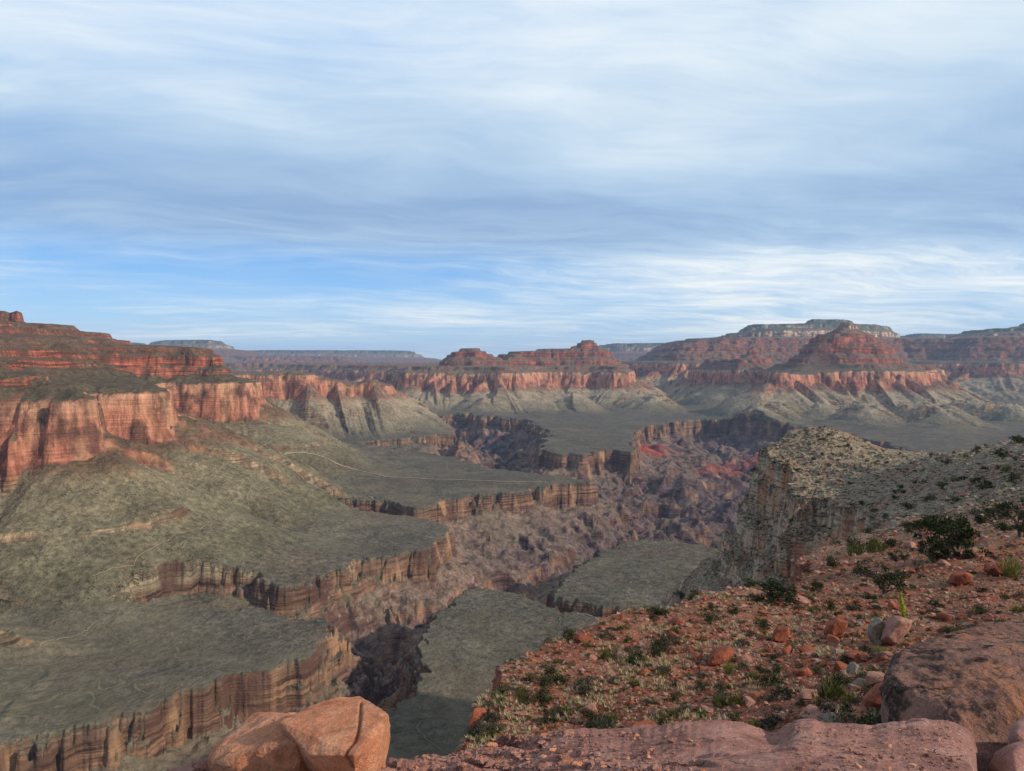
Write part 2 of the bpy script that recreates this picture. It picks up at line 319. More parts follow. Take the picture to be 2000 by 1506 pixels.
und = 11*fbm(CX, CY, 900, 3, 21)+2.2*fbm(CX, CY, 120, 3, 22)-3.0*np.clip(fbm(CX, CY, 380, 3, 23, ridged=True)-0.35, 0, 1)*2
ZUP = np.full(CX.shape, -470.0, np.float32); IDS = np.zeros(CX.shape, np.int32); TT = np.full(CX.shape, -3000.0, np.float32); STR = np.full(CX.shape, -470.0, np.float32)
for fid, levels, zoff, hs, cap, namp in FEATS:
    T = None; G = None
    for pts, t0, tmax in levels:
        far = min(p[1] for p in pts) > 15000
        P = poly_px(pts)
        s_, a_ = sdf(P, XS, YS)
        s_ = upsample(s_)
        if t0 < 30:
            arc = upsample(a_); gr = np.maximum(np.abs(np.gradient(a_, axis=0)), np.abs(np.gradient(a_, axis=1))); stp = np.maximum(np.hypot(np.gradient(XS, axis=0), np.gradient(YS, axis=0)), np.hypot(np.gradient(XS, axis=1), np.gradient(YS, axis=1)))
            cf = np.clip(2.2-gr/(stp+1), 0, 1).astype(np.float32)
            for _ in range(3): cp = np.pad(cf, 1, mode='edge'); cf = np.minimum(cf, (cp[:-2, 1:-1]+cp[2:, 1:-1]+cp[1:-1, :-2]+cp[1:-1, 2:])/4)
            conf = upsample(cf)
        n_amp = namp*(1.0 if t0 < 30 else 0.8)*(3.5 if far else 1.0)
        # strong gullying outwards (slopes), alcoves at the rim
        s2 = s_+rimN*n_amp*(0.16+0.84*np.exp(-np.clip(-s_-30, 0, None)/110))
        t = t0+np.where(s2 > 0, s2/hs, s2/hs)
        t = np.minimum(t, tmax)
        T = t if T is None else np.maximum(T, t)
    # talus ribs run downslope: pattern follows the arc length of the rim
    below = np.clip((-T-30)/250, 0, 1)*np.clip((900+T)/500, 0, 1)
    if levels[0][1] < 30 and hs < 1.3:
        rib = fbm(arc, CX*0+fid*13.0, 150, 3, 9, ridged=True)
        T = T+below*(rib*85*conf+gully*8)
        zr = below*conf*((0.5-np.abs(fbm(arc, T*0.04, 46, 3, 10)))*30-9)
    else:
        T = T+below*gully*60
        zr = 0
    near_w = 1.0 if hs < 1.3 else 1.6
    T = T+near_w*(np.exp(-((T+12)/12)**2)*9*NA_+np.exp(-((T+34)/12)**2)*9*NB_+sstep(0, 40, T)*12*NC_+sstep(-55, -90, T)*12*NA_)
    mB = sstep(-0.08, 0.12, NB2_); st = (np.interp(T, PT, PZ)*mB+np.interp(T, PT2, PZ2)*(1-mB)).astype(np.float32)
    if levels[0][1] < 30 and hs < 1.7:
        fan = np.clip(fbm(arc, T*0.02+fid*7.0, 260, 2, 91, ridged=True)+0.1, 0, 1)*conf
        st = np.maximum(st, np.where(T < -4, -258+88*fan*fan+(np.minimum(T, -8)+55)*0.60, -999)).astype(np.float32)
    if cap is not None:
        c = upsample(idw(cap, XS, YS).astype(np.float32)) + 5*fbm(CX, CY, 90, 3, 31) - zoff
        q_ = (c+6*fbm(CX, CY, 200, 3, 33))/31.0; fq = q_-np.floor(q_); c = c+31*(sstep(0.66, 0.86, fq)-fq)*0.95*np.clip((c+60)/60, 0, 1)
        over = st-c
        st = np.where(over > 0, c+over*0.04, st).astype(np.float32)
    z = st+zr+zoff*np.clip((st+460)/200, 0, 1)
    m = z > ZUP
    ZUP = np.where(m, z, ZUP); STR = np.where(m, st, STR); TT = np.where(m, T, TT)
    IDS = np.where(m & (st > -432), fid, IDS)
ZUP = np.maximum(ZUP, -462+0*ZUP)
# ---- gorges cut into the platform; the outline is the rim of the brown ledge cliff
G_main = [(228, 1196), (300, 1163), (380, 1150), (470, 1142), (560, 1152), (600, 1142), (640, 1126), (690, 1104), (800, 1082), (850, 1062), (884, 1036), (866, 1016),
          (780, 1008), (640, 1004), (560, 996), (640, 984), (720, 985), (780, 984), (815, 998), (850, 984), (870, 975), (930, 967), (1000, 960), (1100, 944), (1160, 943), (1164, 936),
          (1100, 927), (1000, 915), (940, 907), (905, 893), (860, 884), (800, 880), (740, 873), (690, 866), (780, 860), (850, 853), (888, 849), (893, 856), (900, 862), (892, 848), (860, 838), (832, 826), (845, 814), (900, 812), (960, 816), (1040, 820),
          (1042, 832), (1068, 838), (1062, 858), (1058, 876), (1085, 887), (1112, 881), (1140, 890), (1165, 880), (1200, 876), (1238, 880), (1243, 868), (1232, 848), (1252, 833), (1300, 825),
          (1360, 819), (1440, 825), (1560, 834), (1700, 858), (1800, 880), (1950, 905), (2100, 930), (2100, 985), (1800, 990), (1600, 1020), (1500, 1050), (1430, 1070), (1350, 1052), (1250, 1048), (1190, 1058), (1172, 1078),
          (1120, 1108), (1075, 1140), (1064, 1158), (1100, 1172), (1190, 1184), (1300, 1190), (1300, 1206), (1190, 1200), (1095, 1190), (1045, 1178), (1010, 1147), (930, 1138), (905, 1150), (848, 1198), (812, 1252), (822, 1300), (792, 1345), (750, 1372), (720, 1400), (700, 1480), (620, 1700), (250, 2200), (-700, 2400),
          (-900, 1700), (-200, 1540), (0, 1488), (130, 1440), (250, 1408), (330, 1372), (450, 1332), (560, 1298), (602, 1278), (648, 1240), (656, 1214), (600, 1202), (440, 1192), (320, 1192)]
Gp = smooth_closed([on_z(a, b, TZ) for a, b in G_main], 1)
s_, ga_ = sdf(Gp, XS, YS); sdG = upsample(s_)
gr = np.maximum(np.abs(np.gradient(ga_, axis=0)), np.abs(np.gradient(ga_, axis=1))); stp = np.maximum(np.hypot(np.gradient(XS, axis=0), np.gradient(YS, axis=0)), np.hypot(np.gradient(XS, axis=1), np.gradient(YS, axis=1)))
cfg = np.clip(3.0-gr/(stp+1), 0, 1).astype(np.float32)
for _ in range(3): cp = np.pad(cfg, 1, mode='edge'); cfg = np.minimum(cfg, (cp[:-2, 1:-1]+cp[2:, 1:-1]+cp[1:-1, :-2]+cp[1:-1, 2:])/4)
cfg = upsample(cfg); garc = upsample(ga_)
near_k = np.clip(CY/2500.0, 0.5, 1.6)
gn = (40*fbm(CX, CY, 260, 3, 41)+34*fbm(CX, CY, 85, 3, 42)+48*(np.clip(fbm(CX, CY, 150, 3, 87, ridged=True)-0.42, 0, 1)))*near_k+13*fbm(CX, CY, 24, 3, 43)+22*np.clip(fbm(CX, CY, 62, 3, 93, ridged=True)-0.45, 0, 1)
dG = sdG+gn
kf = upsample(idw([(700, 1250, 2.4), (740, 1350, 2.2), (780, 1150, 2.2), (820, 1320, 1.8), (600, 1300, .8), (400, 1400, .5), (200, 1000, .5), (800, 1500, 1.2), (900, 1700, .7), (1000, 2300, .36), (950, 2600, .30), (1100, 2500, .36), (1200, 2300, .5),
                   (1000, 1900, .5), (950, 4300, 1.0), (900, 5000, .9), (1000, 3800, 1.1), (1250, 3200, .85), (1300, 2600, .9), (1350, 4500, .42), (1500, 4400, .42), (1400, 3700, .35), (1400, 3000, .5), (1700, 4000, .45), (1150, 3900, .9), (300, 1500, .6)], XS, YS).astype(np.float32))
maxd = upsample(idw([(1150, 1420, 110), (1250, 1370, 90), (700, 1250, 430), (740, 1180, 420), (800, 1350, 440), (850, 1450, 420), (560, 1050, 105), (400, 1000, 100), (100, 900, 100), (600, 1400, 130), (450, 1450, 60), (650, 1450, 200), (900, 1700, 380), (1050, 2100, 420), (950, 4300, 460), (900, 5000, 450), (1000, 3700, 480), (1250, 3000, 560), (1350, 2600, 600), (1400, 3800, 260), (1500, 4500, 200), (1400, 3300, 300), (800, 4200, 60), (750, 4300, 45), (1050, 2700, 200), (750, 2550, 90)], XS, YS).astype(np.float32))
rg = fbm(CX+40*fbm(CX, CY, 180, 2, 48), CY, 290, 4, 45, gain=0.46, ridged=True)
rg2 = fbm(CX+0.4*CY, CY-0.3*CX, 95, 3, 46, gain=0.45, ridged=True)
slope_d = np.clip(dG-22, 0, None)*kf
hf = upsample(idw([(1400, 5000, 2.3), (1600, 4700, 2.3), (1250, 5000, 1.8), (1000, 2700, 1.35), (700, 1250, 1.1), (400, 1500, .78), (200, 1450, .72), (0, 1400, .72), (300, 1000, 1.1), (950, 5500, 1.5), (800, 4300, 1.0)], XS, YS).astype(np.float32))
dq = dG/np.sqrt(hf); NE_ = fbm(CX, CY, 34, 4, 85, gain=.6); NF_ = fbm(CX, CY, 48, 4, 86, gain=.6)
hf = hf*0.72*(0.68+0.75*np.clip(0.5+0.9*fbm(CX, CY, 170, 3, 92), 0, 1))
dep = hf*(8*sstep(0, 2, dq)+18*sstep(0, 3.5, dq-1-9*np.clip(NE_+.3, 0, 1))+20*sstep(0, 4, dq-5-17*np.clip(NF_+.25, 0, 1))+20*sstep(0, 4, dq-10-24*np.clip(NE_*.6-NF_*.5+.2, 0, 1)))
sl = maxd-66
rel = sl*(1-np.exp(-slope_d/np.maximum(sl, 20)))
ramp_in = np.clip(slope_d/60, 0, 1)
rib = fbm(garc+45*fbm(CX, CY, 150, 3, 88), dG*0.22, 150, 4, 89, gain=.5, ridged=True)
amp_ = np.clip(slope_d/70, 0, 1)*(26+0.42*np.minimum(rel, 260))
rel = rel-amp_*((rib-0.3)*1.05*cfg+(rg-0.3)*(1.25-0.65*cfg))-ramp_in*rg2*0.15*np.minimum(rel, 130)
depth = np.where(dG > 0, dep+np.where(dG > 22, np.maximum(rel, -30), 0), 0)
und_w = 1-0.7*np.clip(dG/200, 0, 1)
fade = np.exp(-np.clip(dG, 0, None)/60)
base_p = TZ+0*CX
z_can = base_p+(ZUP-base_p)*fade-depth+und*und_w
# platform edge is a little broken
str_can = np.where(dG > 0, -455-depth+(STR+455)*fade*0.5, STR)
IDS = np.where(dG > 4, 0, IDS)
# low step ledges on the platform (thin cliffs along benches)
Zc = z_can.astype(np.float32)
rough = (0.7*fbm(CX, CY, 14, 2, 51)+1.6*fbm(CX, CY, 60, 3, 52, ridged=True))*np.clip(CY/2500, 0.5, 2.5)
flat = np.clip((TT+900)/500, 0.15, 1)
Zc += rough*np.where(dG > 10, 1.0, flat*0.55)
wall = np.where(dG > 0, np.clip(depth/200, 0, 1), 0)
attrs = {'strat': str_can.ravel(), 'gorge': np.clip(dG, -100, 400).ravel()/100.0, 'red': upsample(idw([(1270, 4700, 1), (1470, 4400, 1.1), (1350, 4600, .45), (1560, 4000, .8), (1100, 4300, 0), (1000, 2600, .3), (1350, 5200, 0), (1600, 5200, 0), (1400, 3500, .35), (700, 1300, 0), (1200, 2600, .2), (800, 2700, 0), (600, 4000, 0), (1000, 5500, 0)], XS, YS).astype(np.float32)).ravel()}
V = np.stack([CX.ravel(), CY.ravel(), Zc.ravel()], -1)
Fq = grid_faces(NROW, NCOL)
def canyon_z(x, y):
    r = math.hypot(x, y); a = math.atan2(x, y)
    i = int(np.clip(np.searchsorted(rl, r)-1, 0, NROW-2)); j = (a+A_SPAN)/(2*A_SPAN)*(NCOL-1); j0 = int(np.clip(j, 0, NCOL-2)); fj = j-j0
    fi = (r-rl[i])/(rl[i+1]-rl[i])
    return float((Zc[i, j0]*(1-fj)+Zc[i, j0+1]*fj)*(1-fi)+(Zc[i+1, j0]*(1-fj)+Zc[i+1, j0+1]*fj)*fi)

# ---- canyon rock material
def canyon_material():
    m, n = new_mat('canyon_rock')
    geo = n.node('ShaderNodeNewGeometry'); P = geo.outputs['Position']; N = geo.outputs['Normal']
    st = n.node('ShaderNodeAttribute', attribute_name='strat').outputs['Fac']
    gorge = n.node('ShaderNodeAttribute', attribute_name='gorge').outputs['Fac']
    redA = n.node('ShaderNodeAttribute', attribute_name='red').outputs['Fac']
    nz = n.node('ShaderNodeSeparateXYZ', {0: N}).outputs[2]
    big = n.noise(P, 0.0016, 5, 0.55); med = n.noise(P, 0.012, 6, 0.6); fin = n.noise(P, 0.075, 6, 0.65); vfin = n.noise(P, 0.35, 4, 0.65)
    # beds: vertical coordinate is the bed level
    sx = n.node('ShaderNodeSeparateXYZ', {0: P})
    bedv = n.node('ShaderNodeCombineXYZ', {0: n.math('MULTIPLY', sx.outputs[0], 0.004), 1: n.math('MULTIPLY', sx.outputs[1], 0.004), 2: n.math('MULTIPLY', n.math('ADD', st, n.math('MULTIPLY', med, 6.0)), 0.16)}).outputs[0]
    beds = n.noise(bedv, 1.0, 5, 0.7)
    bedw = n.noise(n.scale3(bedv, (1, 1, 0.22)), 1.0, 4, 0.6)
    streak = n.noise(n.scale3(P, (0.05, 0.05, 0.006)), 1.0, 6, 0.62)
    stain = n.noise(n.scale3(P, (0.014, 0.014, 0.004)), 1.0, 4, 0.55)
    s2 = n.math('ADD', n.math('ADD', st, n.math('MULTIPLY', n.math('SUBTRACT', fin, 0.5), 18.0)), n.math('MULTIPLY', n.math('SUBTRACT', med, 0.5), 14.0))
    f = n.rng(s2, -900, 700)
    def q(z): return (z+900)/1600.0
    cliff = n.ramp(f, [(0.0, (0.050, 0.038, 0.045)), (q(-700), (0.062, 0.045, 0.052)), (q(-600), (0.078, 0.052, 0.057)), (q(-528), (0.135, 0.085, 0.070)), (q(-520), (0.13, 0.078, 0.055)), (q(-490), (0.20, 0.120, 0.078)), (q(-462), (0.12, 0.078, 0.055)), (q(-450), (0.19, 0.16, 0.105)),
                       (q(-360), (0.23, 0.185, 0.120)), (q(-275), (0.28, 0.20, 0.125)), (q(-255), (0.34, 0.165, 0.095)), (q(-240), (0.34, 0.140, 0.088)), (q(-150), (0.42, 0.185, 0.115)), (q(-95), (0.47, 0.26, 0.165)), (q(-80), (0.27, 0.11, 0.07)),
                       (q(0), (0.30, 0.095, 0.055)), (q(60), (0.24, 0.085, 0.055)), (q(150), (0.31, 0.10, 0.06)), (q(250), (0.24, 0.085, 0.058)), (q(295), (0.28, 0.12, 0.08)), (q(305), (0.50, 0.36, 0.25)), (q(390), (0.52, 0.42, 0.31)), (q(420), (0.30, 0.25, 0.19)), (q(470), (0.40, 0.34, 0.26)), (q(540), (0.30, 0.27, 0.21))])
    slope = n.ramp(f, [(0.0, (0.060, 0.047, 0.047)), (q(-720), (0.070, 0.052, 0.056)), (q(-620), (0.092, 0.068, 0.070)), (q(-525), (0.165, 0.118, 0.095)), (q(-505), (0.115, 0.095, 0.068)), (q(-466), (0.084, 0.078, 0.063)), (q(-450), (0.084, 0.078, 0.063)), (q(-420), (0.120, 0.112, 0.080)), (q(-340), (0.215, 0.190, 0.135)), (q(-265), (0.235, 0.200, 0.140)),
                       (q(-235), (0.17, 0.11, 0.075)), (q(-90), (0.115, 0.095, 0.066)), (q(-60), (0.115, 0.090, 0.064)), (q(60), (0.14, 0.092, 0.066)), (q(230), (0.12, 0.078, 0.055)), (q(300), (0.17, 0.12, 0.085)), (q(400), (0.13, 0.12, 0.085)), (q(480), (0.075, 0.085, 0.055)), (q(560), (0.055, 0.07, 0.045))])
    # cliffs: beds and stains
    bedF = n.rng(beds, 0.38, 0.60, 0.30, 1.5)
    rw_ = n.math('MULTIPLY', n.rng(st, -262, -240), n.rng(st, -78, -95)); bedF = n.math('ADD', n.math('MULTIPLY', bedF, n.math('SUBTRACT', 1.0, n.math('MULTIPLY', rw_, 0.72))), n.math('MULTIPLY', rw_, 0.74))
    cliff = n.mix(1.0, cliff, n.node('ShaderNodeCombineColor', {0: bedF, 1: bedF, 2: bedF}).outputs[0], 'MULTIPLY')
    tap = n.math('MULTIPLY', n.rng(st, -580, -550), n.rng(st, -440, -460))
    streak = n.math('ADD', n.math('MULTIPLY', streak, n.math('SUBTRACT', 1.0, n.math('MULTIPLY', tap, 0.82))), n.math('MULTIPLY', tap, 0.41))
    stF = n.rng(streak, 0.38, 0.60, 0.50, 1.32)
    cliff = n.mix(0.85, cliff, n.node('ShaderNodeCombineColor', {0: stF, 1: stF, 2: stF}).outputs[0], 'MULTIPLY')
    buff = n.math('MULTIPLY', n.rng(stain, 0.50, 0.62), n.rng(st, -80, -95, 0.15, 1.0))
    cliff = n.mix(n.math('MULTIPLY', buff, 0.55), cliff, (0.44, 0.27, 0.15))
    dark = n.rng(n.noise(n.scale3(P, (0.013, 0.013, 0.010)), 1.0, 6, 0.62), 0.49, 0.60)
    cliff = n.mix(n.math('MULTIPLY', dark, 0.78), cliff, (0.085, 0.045, 0.035))
    # ledges with grey-green scrub on the cliffs
    # slopes: tonal drift + scrub speckle
    drift = n.rng(med, 0.35, 0.65, 0.78, 1.22)
    slope = n.mix(1.0, slope, n.node('ShaderNodeCombineColor', {0: drift, 1: drift, 2: drift}).outputs[0], 'MULTIPLY')
    warm = n.rng(n.noise(P, 0.005, 6, 0.6), 0.48, 0.66)
    slope = n.mix(n.math('MULTIPLY', warm, 0.32), slope, (0.115, 0.078, 0.060))
    v1 = n.vor(P, 0.15); v2 = n.vor(P, 0.36)
    def dots(sc_, thr, lo, hi):
        vn = n.node('ShaderNodeTexVoronoi', {'Vector': P, 'Scale': sc_}); cc = n.node('ShaderNodeSeparateColor', {0: vn.outputs['Color']})
        return n.math('MULTIPLY', n.rng(vn.outputs['Distance'], hi, lo), n.math('GREATER_THAN', cc.outputs[0], thr))
    dts = n.math('MAXIMUM', dots(0.42, 0.45, 0.24, 0.42), dots(0.17, 0.72, 0.20, 0.36))
    spk = n.rng(v1, 0.20, 0.46, 0.65, 1.0); spk2 = n.rng(v2, 0.15, 0.5, 0.65, 1.1)
    sp = n.math('MULTIPLY', spk, spk2)
    dens = n.rng(n.noise(P, 0.02, 3), 0.35, 0.6, 0.35, 1.0)
    spc = n.mix(sp, (0.30, 0.35, 0.27), (1.25, 1.22, 1.17))
    slope = n.mix(dens, slope, n.mix(1.0, slope, spc, 'MULTIPLY'))
    slope = n.mix(n.math('MULTIPLY', n.math('MULTIPLY', dts, n.rng(n.noise(P, 0.011, 4), 0.38, 0.52, 0.25, 0.92)), n.rng(st, -620, -500, 0.3, 1.0)), slope, (0.026, 0.033, 0.020))
    fF = n.rng(fin, 0.34, 0.66, 0.60, 1.45)
    slope = n.mix(1.0, slope, n.node('ShaderNodeCombineColor', {0: fF, 1: fF, 2: fF}).outputs[0], 'MULTIPLY')
    nearT = n.math('MULTIPLY', n.rng(sx.outputs[1], 4600, 3000), n.rng(st, -445, -400)); slope = n.mix(nearT, slope, n.mix(1.0, slope, (0.66, 0.68, 0.62), 'MULTIPLY'))
    # washes: thin branching lines, darker and greener, with a pale bed
    wn = n.noise(n.vmath('ADD', P, n.vmath('SCALE', n.node('ShaderNodeTexNoise', {'Vector': P, 'Scale': 0.006, 'Detail': 4.0}).outputs[1], 90)), 0.0030, 3, 0.5)
    wl_ = n.math('ABSOLUTE', n.math('SUBTRACT', wn, 0.5)); wash = n.math('MULTIPLY', n.rng(wl_, 0.012, 0.0), n.rng(st, -360, -440))
    slope = n.mix(n.math('MULTIPLY', wash, 0.7), slope, (0.030, 0.038, 0.022)); slope = n.mix(n.math('MULTIPLY', n.rng(wl_, 0.0022, 0.0008), n.rng(st, -380, -440, 0.0, 0.6)), slope, (0.20, 0.17, 0.12))
    pal = n.rng(n.noise(P, 0.0035, 5, 0.62), 0.50, 0.62); slope = n.mix(n.math('MULTIPLY', pal, n.rng(st, -330, -450, 0.0, 0.40)), slope, (0.145, 0.130, 0.085))
    # red shale patches inside the amphitheatre
    rm = n.math('MULTIPLY', n.rng(n.math('ADD', redA, n.math('MULTIPLY', n.math('SUBTRACT', n.noise(P, 0.004, 4), 0.5), 1.6)), 0.55, 1.05), n.rng(st, -740, -560))
    rm = n.math('MULTIPLY', rm, n.rng(st, -500, -530))
    slope = n.mix(rm, slope, (0.27, 0.065, 0.045))
    # slope / cliff blend
    th = n.math('ADD', n.math('ADD', nz, n.rng(st, -70, -40, 0.0, 0.05)), n.math('MULTIPLY', n.math('SUBTRACT', fin, 0.5), 0.34))
    k = n.rng(th, 0.60, 0.76)
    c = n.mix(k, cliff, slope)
    bmp = n.math('ADD', n.math('ADD', n.math('MULTIPLY', beds, n.math('MULTIPLY', n.math('SUBTRACT', 1.0, k), 10.0)), n.math('MULTIPLY', streak, n.math('MULTIPLY', n.math('SUBTRACT', 1.0, k), 14.0))),
                 n.math('ADD', n.math('MULTIPLY', fin, 5.0), n.math('MULTIPLY', v1, -1.6)))
    bmp = n.math('ADD', bmp, n.math('MULTIPLY', med, 16.0))
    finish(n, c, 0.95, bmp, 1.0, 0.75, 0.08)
    return m
M_CANYON = canyon_material()
names = {0: ('terrain', 'broad grey green platform cut by dark winding gorges below the red mesas'),
         1: ('mesa', 'near mesa with sheer orange red cliffs, three stepped spurs reaching into the canyon'),
         2: ('butte', 'flat shouldered red butte group in the middle of the canyon with a small domed summit'),
         3: ('butte', 'stepped pyramid shaped butte on a pale red cliff with a tiny buff summit block'),
         4: ('butte', 'small sunlit red butte just left of the large stepped pyramid butte'),
         5: ('mesa', 'highest dark wooded mesa behind the pyramid butte with banded pale cliffs'),
         6: ('canyon_rim', 'far bluish canyon rim of long level cliffs on the horizon'),
         7: ('terrain', 'low dark stepped benches between the red spurs and the distant rim')}
for k, v, f, at in split_mesh(V, Fq, IDS.ravel(), attrs):
    nm, lb = names[k]
    o = mesh_np(nm, v, f, at, M_CANYON); tag(o, lb, 'landform' if nm != 'terrain' else 'terrain', kind='structure')
del V, Fq
# ================================================================== NEAR RIDGE (red slope, rubble and grey promontory)
def zpx(px, py, d): return at_d(px, py, d)
ctrl = [(900, 1475, 27), (1000, 1290, 37), (1200, 1200, 50), (1070, 1255, 42), (1100, 1400, 31), (1300, 1400, 29), (1500, 1405, 26), (1300, 1290, 38), (1500, 1250, 44), (1440, 1150, 62), (1700, 1250, 42), (1740, 1290, 33),
        (1600, 1150, 72), (1720, 1110, 80), (1860, 1085, 78), (2000, 1200, 46), (1950, 1105, 68), (1990, 1020, 105), (1800, 1000, 170), (1765, 990, 225), (1900, 930, 200), (2000, 866, 235), (1940, 880, 265), (1820, 893, 330),
        (1750, 905, 375), (1650, 846, 430), (1600, 842, 425), (1790, 884, 440), (1700, 880, 410), (1555, 905, 390), (1580, 872, 405), (1610, 960, 345), (1700, 975, 300), (2350, 1060, 70), (2400, 850, 300), (1880, 890, 330), (1960, 868, 330), (2050, 862, 400), (1720, 878, 440), (1680, 858, 425), (1830, 900, 440), (1530, 915, 380), (2300, 1500, 16),
        (1300, 1620, 16), (1650, 1600, 16), (1900, 1600, 14), (900, 1800, 12), (2500, 1260, 32), (2500, 860, 700), (2000, 1300, 30), (2000, 1420, 20), (1800, 1390, 22), (2000, 2100, 8), (1200, 2300, 8), (2600, 2000, 8), (1700, 905, 620), (1620, 880, 520), (1900, 912, 520), (2000, 885, 520), (1640, 1060, 140), (1900, 1330, 28)]
def aug(px, py, d):
    x, y, z = at_d(px, py, d); return math.atan2(x, y)*1.6, math.log(math.hypot(x, y)), z
CP = np.array([aug(*c) for c in ctrl]); n_ = len(CP)
def tps(r2): return 0.5*r2*np.log(r2+1e-9)
d2_ = ((CP[:, None, :2]-CP[None, :, :2])**2).sum(-1)
K_ = tps(d2_)+np.eye(n_)*1e-3; Pm = np.c_[np.ones(n_), CP[:, :2]]
A_ = np.block([[K_, Pm], [Pm.T, np.zeros((3, 3))]]); W_ = np.linalg.solve(A_, np.r_[CP[:, 2], 0, 0, 0])
def rbf(X, Y):
    u = np.arctan2(X, Y)*1.6; v = np.log(np.hypot(X, Y)); out = W_[n_]+W_[n_+1]*u+W_[n_+2]*v
    for i in range(n_): out = out+W_[i]*tps((u-CP[i, 0])**2+(v-CP[i, 1])**2)
    return out
land = [(700, 8), (740, 13), (800, 20), (868, 26), (905, 30), (925, 33), (960, 35), (1000, 37.5), (1060, 41), (1100, 45), (1150, 48), (1195, 51), (1250, 52), (1330, 53), (1360, 58), (1400, 62), (1450, 66), (1500, 70), (1560, 84), (1620, 110),
        (1690, 155), (1735, 205), (1750, 245), (1720, 262), (1700, 272), (1670, 290), (1640, 300), (1610, 320), (1585, 335), (1570, 350), (1545, 362), (1518, 385), (1522, 420), (1560, 455), (1620, 480), (1700, 500), (1790, 520), (1860, 600), (1980, 800), (3200, 900), (6000, 100), (9000, 3), (500, 3)]
landP = smooth_closed([pd(a, b) for a, b in land], 1)
EC = [(900, 30, 2.5, .55), (1000, 37, 3.2, .8), (1200, 50, 3, .9), (1330, 53, 4, .8), (1450, 66, 5, .75), (1500, 74, 9, .8), (1560, 84, 16, .9), (1620, 110, 34, .9), (1700, 165, 60, .9), (1750, 240, 80, .9), (1640, 300, 82, .8), (1540, 370, 74, .9), (1700, 500, 70, .8), (1900, 700, 70, .8),
      (850, 80, 3, .47), (800, 200, 3, .50), (600, 60, 3, .8), (500, 200, 3, .9), (700, 20, 3, .75), (1200, 200, 3, .9), (1400, 250, 20, .9)]
cliff_prof_x = np.array([0, .02, .10, .13, .30, .34, .55, .60, .85, 1.0]); cliff_prof_y = np.array([0, .12, .17, .36, .42, .62, .68, .86, .93, 1.0])
def near_height(X, Y, full=False, sub=None):
    if sub is None:
        zb = rbf(X, Y); sd_, _ = sdf(landP, X.astype(np.float32), Y.astype(np.float32))
        Hc = idw([(a, b, c) for a, b, c, d in EC], X, Y); Ks = idw([(a, b, d) for a, b, c, d in EC], X, Y)
    else:
        zb, sd_, Hc, Ks = sub
    r = np.hypot(X, Y); farw = sstep(70, 170, r)
    en = (2.2*fbm(X, Y, 9, 3, 61)+0.9*fbm(X, Y, 2.6, 2, 62))*(1-farw)+farw*(9*fbm(X, Y, 60, 3, 63)+4.5*fbm(X, Y, 17, 3, 64, ridged=True)+1.2*fbm(X, Y, 5, 2, 65))
    en = en+farw*sstep(40, -20, sd_)*(15*fbm(X, Y, 45, 3, 163)); out = -(sd_+en)
    lime = sstep(95, 190, r+45*fbm(X, Y, 40, 3, 66)+np.clip((sd_-25), 0, 90)*-0.9)
    # small relief on the surface
    rel = 0.55*fbm(X, Y, 9, 3, 67)+0.16*fbm(X, Y, 1.6, 3, 68)+0.05*fbm(X, Y, 0.5, 2, 69)
    rel = rel*(1-0.3*farw)+lime*(2.4*fbm(X, Y, 55, 4, 70, gain=.6)+1.3*fbm(X, Y, 11, 4, 71, gain=.6, ridged=True))
    z = zb+rel
    # limestone ledges: terrace the height where the ground is lime
    step = 2.6; zz = (z+1.2*fbm(X, Y, 30, 3, 72))/step; fl = np.floor(zz); fr = zz-fl
    zt = z+step*((np.clip((fr-0.5)/0.22, 0, 1)-fr)*0.45)
    z = z*(1-lime)+zt*lime
    w_cl = np.maximum(Hc*np.where(Hc > 12, 0.62, 0.42), 1.2)
    o = np.clip(out, 0, None)
    # gully between near slope and cliff etc.
    drop = Hc*np.interp(o/w_cl, cliff_prof_x, cliff_prof_y)+np.clip(o-w_cl, 0, None)*Ks
    drop = drop+np.clip((o-w_cl)/40, 0, 1)*(6*fbm(X, Y, 60, 4, 73, ridged=True)+1.5*fbm(X, Y, 12, 3, 74))+np.clip(o/6, 0, 1)*np.clip(2.2-o/w_cl, 0, 1)*np.minimum(Hc, 40)*(0.16*fbm(X+out*.3, Y, 26, 4, 75, gain=.55, ridged=True)+0.12*fbm(X, Y, 8, 4, 76, gain=.65))
    z = z-drop
    if full: return z, lime, out, Hc
    return z
NA0, NA1, NNC = math.radians(-30), math.radians(50), 1400
naz = np.linspace(NA0, NA1, NNC)
nr = [7.5]
while nr[-1] < 900: nr.append(nr[-1]*1.0042)
nr = np.array(nr); NNR = len(nr)
RN, AN = np.meshgrid(nr, naz, indexing='ij'); NX = RN*np.sin(AN); NY = RN*np.cos(AN)
def near_sub():
    r_i = np.unique(np.append(np.arange(0, NNR, 4), NNR-1)); c_i = np.unique(np.append(np.arange(0, NNC, 4), NNC-1))
    xs, ys = NX[np.ix_(r_i, c_i)], NY[np.ix_(r_i, c_i)]
    zb = rbf(xs, ys); s, _ = sdf(landP, xs.astype(np.float32), ys.astype(np.float32))
    hc = idw([(a, b, c) for a, b, c, d in EC], xs, ys); ks = idw([(a, b, d) for a, b, c, d in EC], xs, ys)
    def up(A):
        R = np.arange(NNR); C = np.arange(NNC)
        r0 = np.clip(np.searchsorted(r_i, R, side='right')-1, 0, len(r_i)-2); c0 = np.clip(np.searchsorted(c_i, C, side='right')-1, 0, len(c_i)-2)
        fr = ((R-r_i[r0])/(r_i[r0+1]-r_i[r0]))[:, None]; fc = ((C-c_i[c0])/(c_i[c0+1]-c_i[c0]))[None, :]
        a = A[r0]*(1-fr)+A[r0+1]*fr
        return a[:, c0]*(1-fc)+a[:, c0+1]*fc
    return [up(a) for a in (zb, s, hc, ks)]
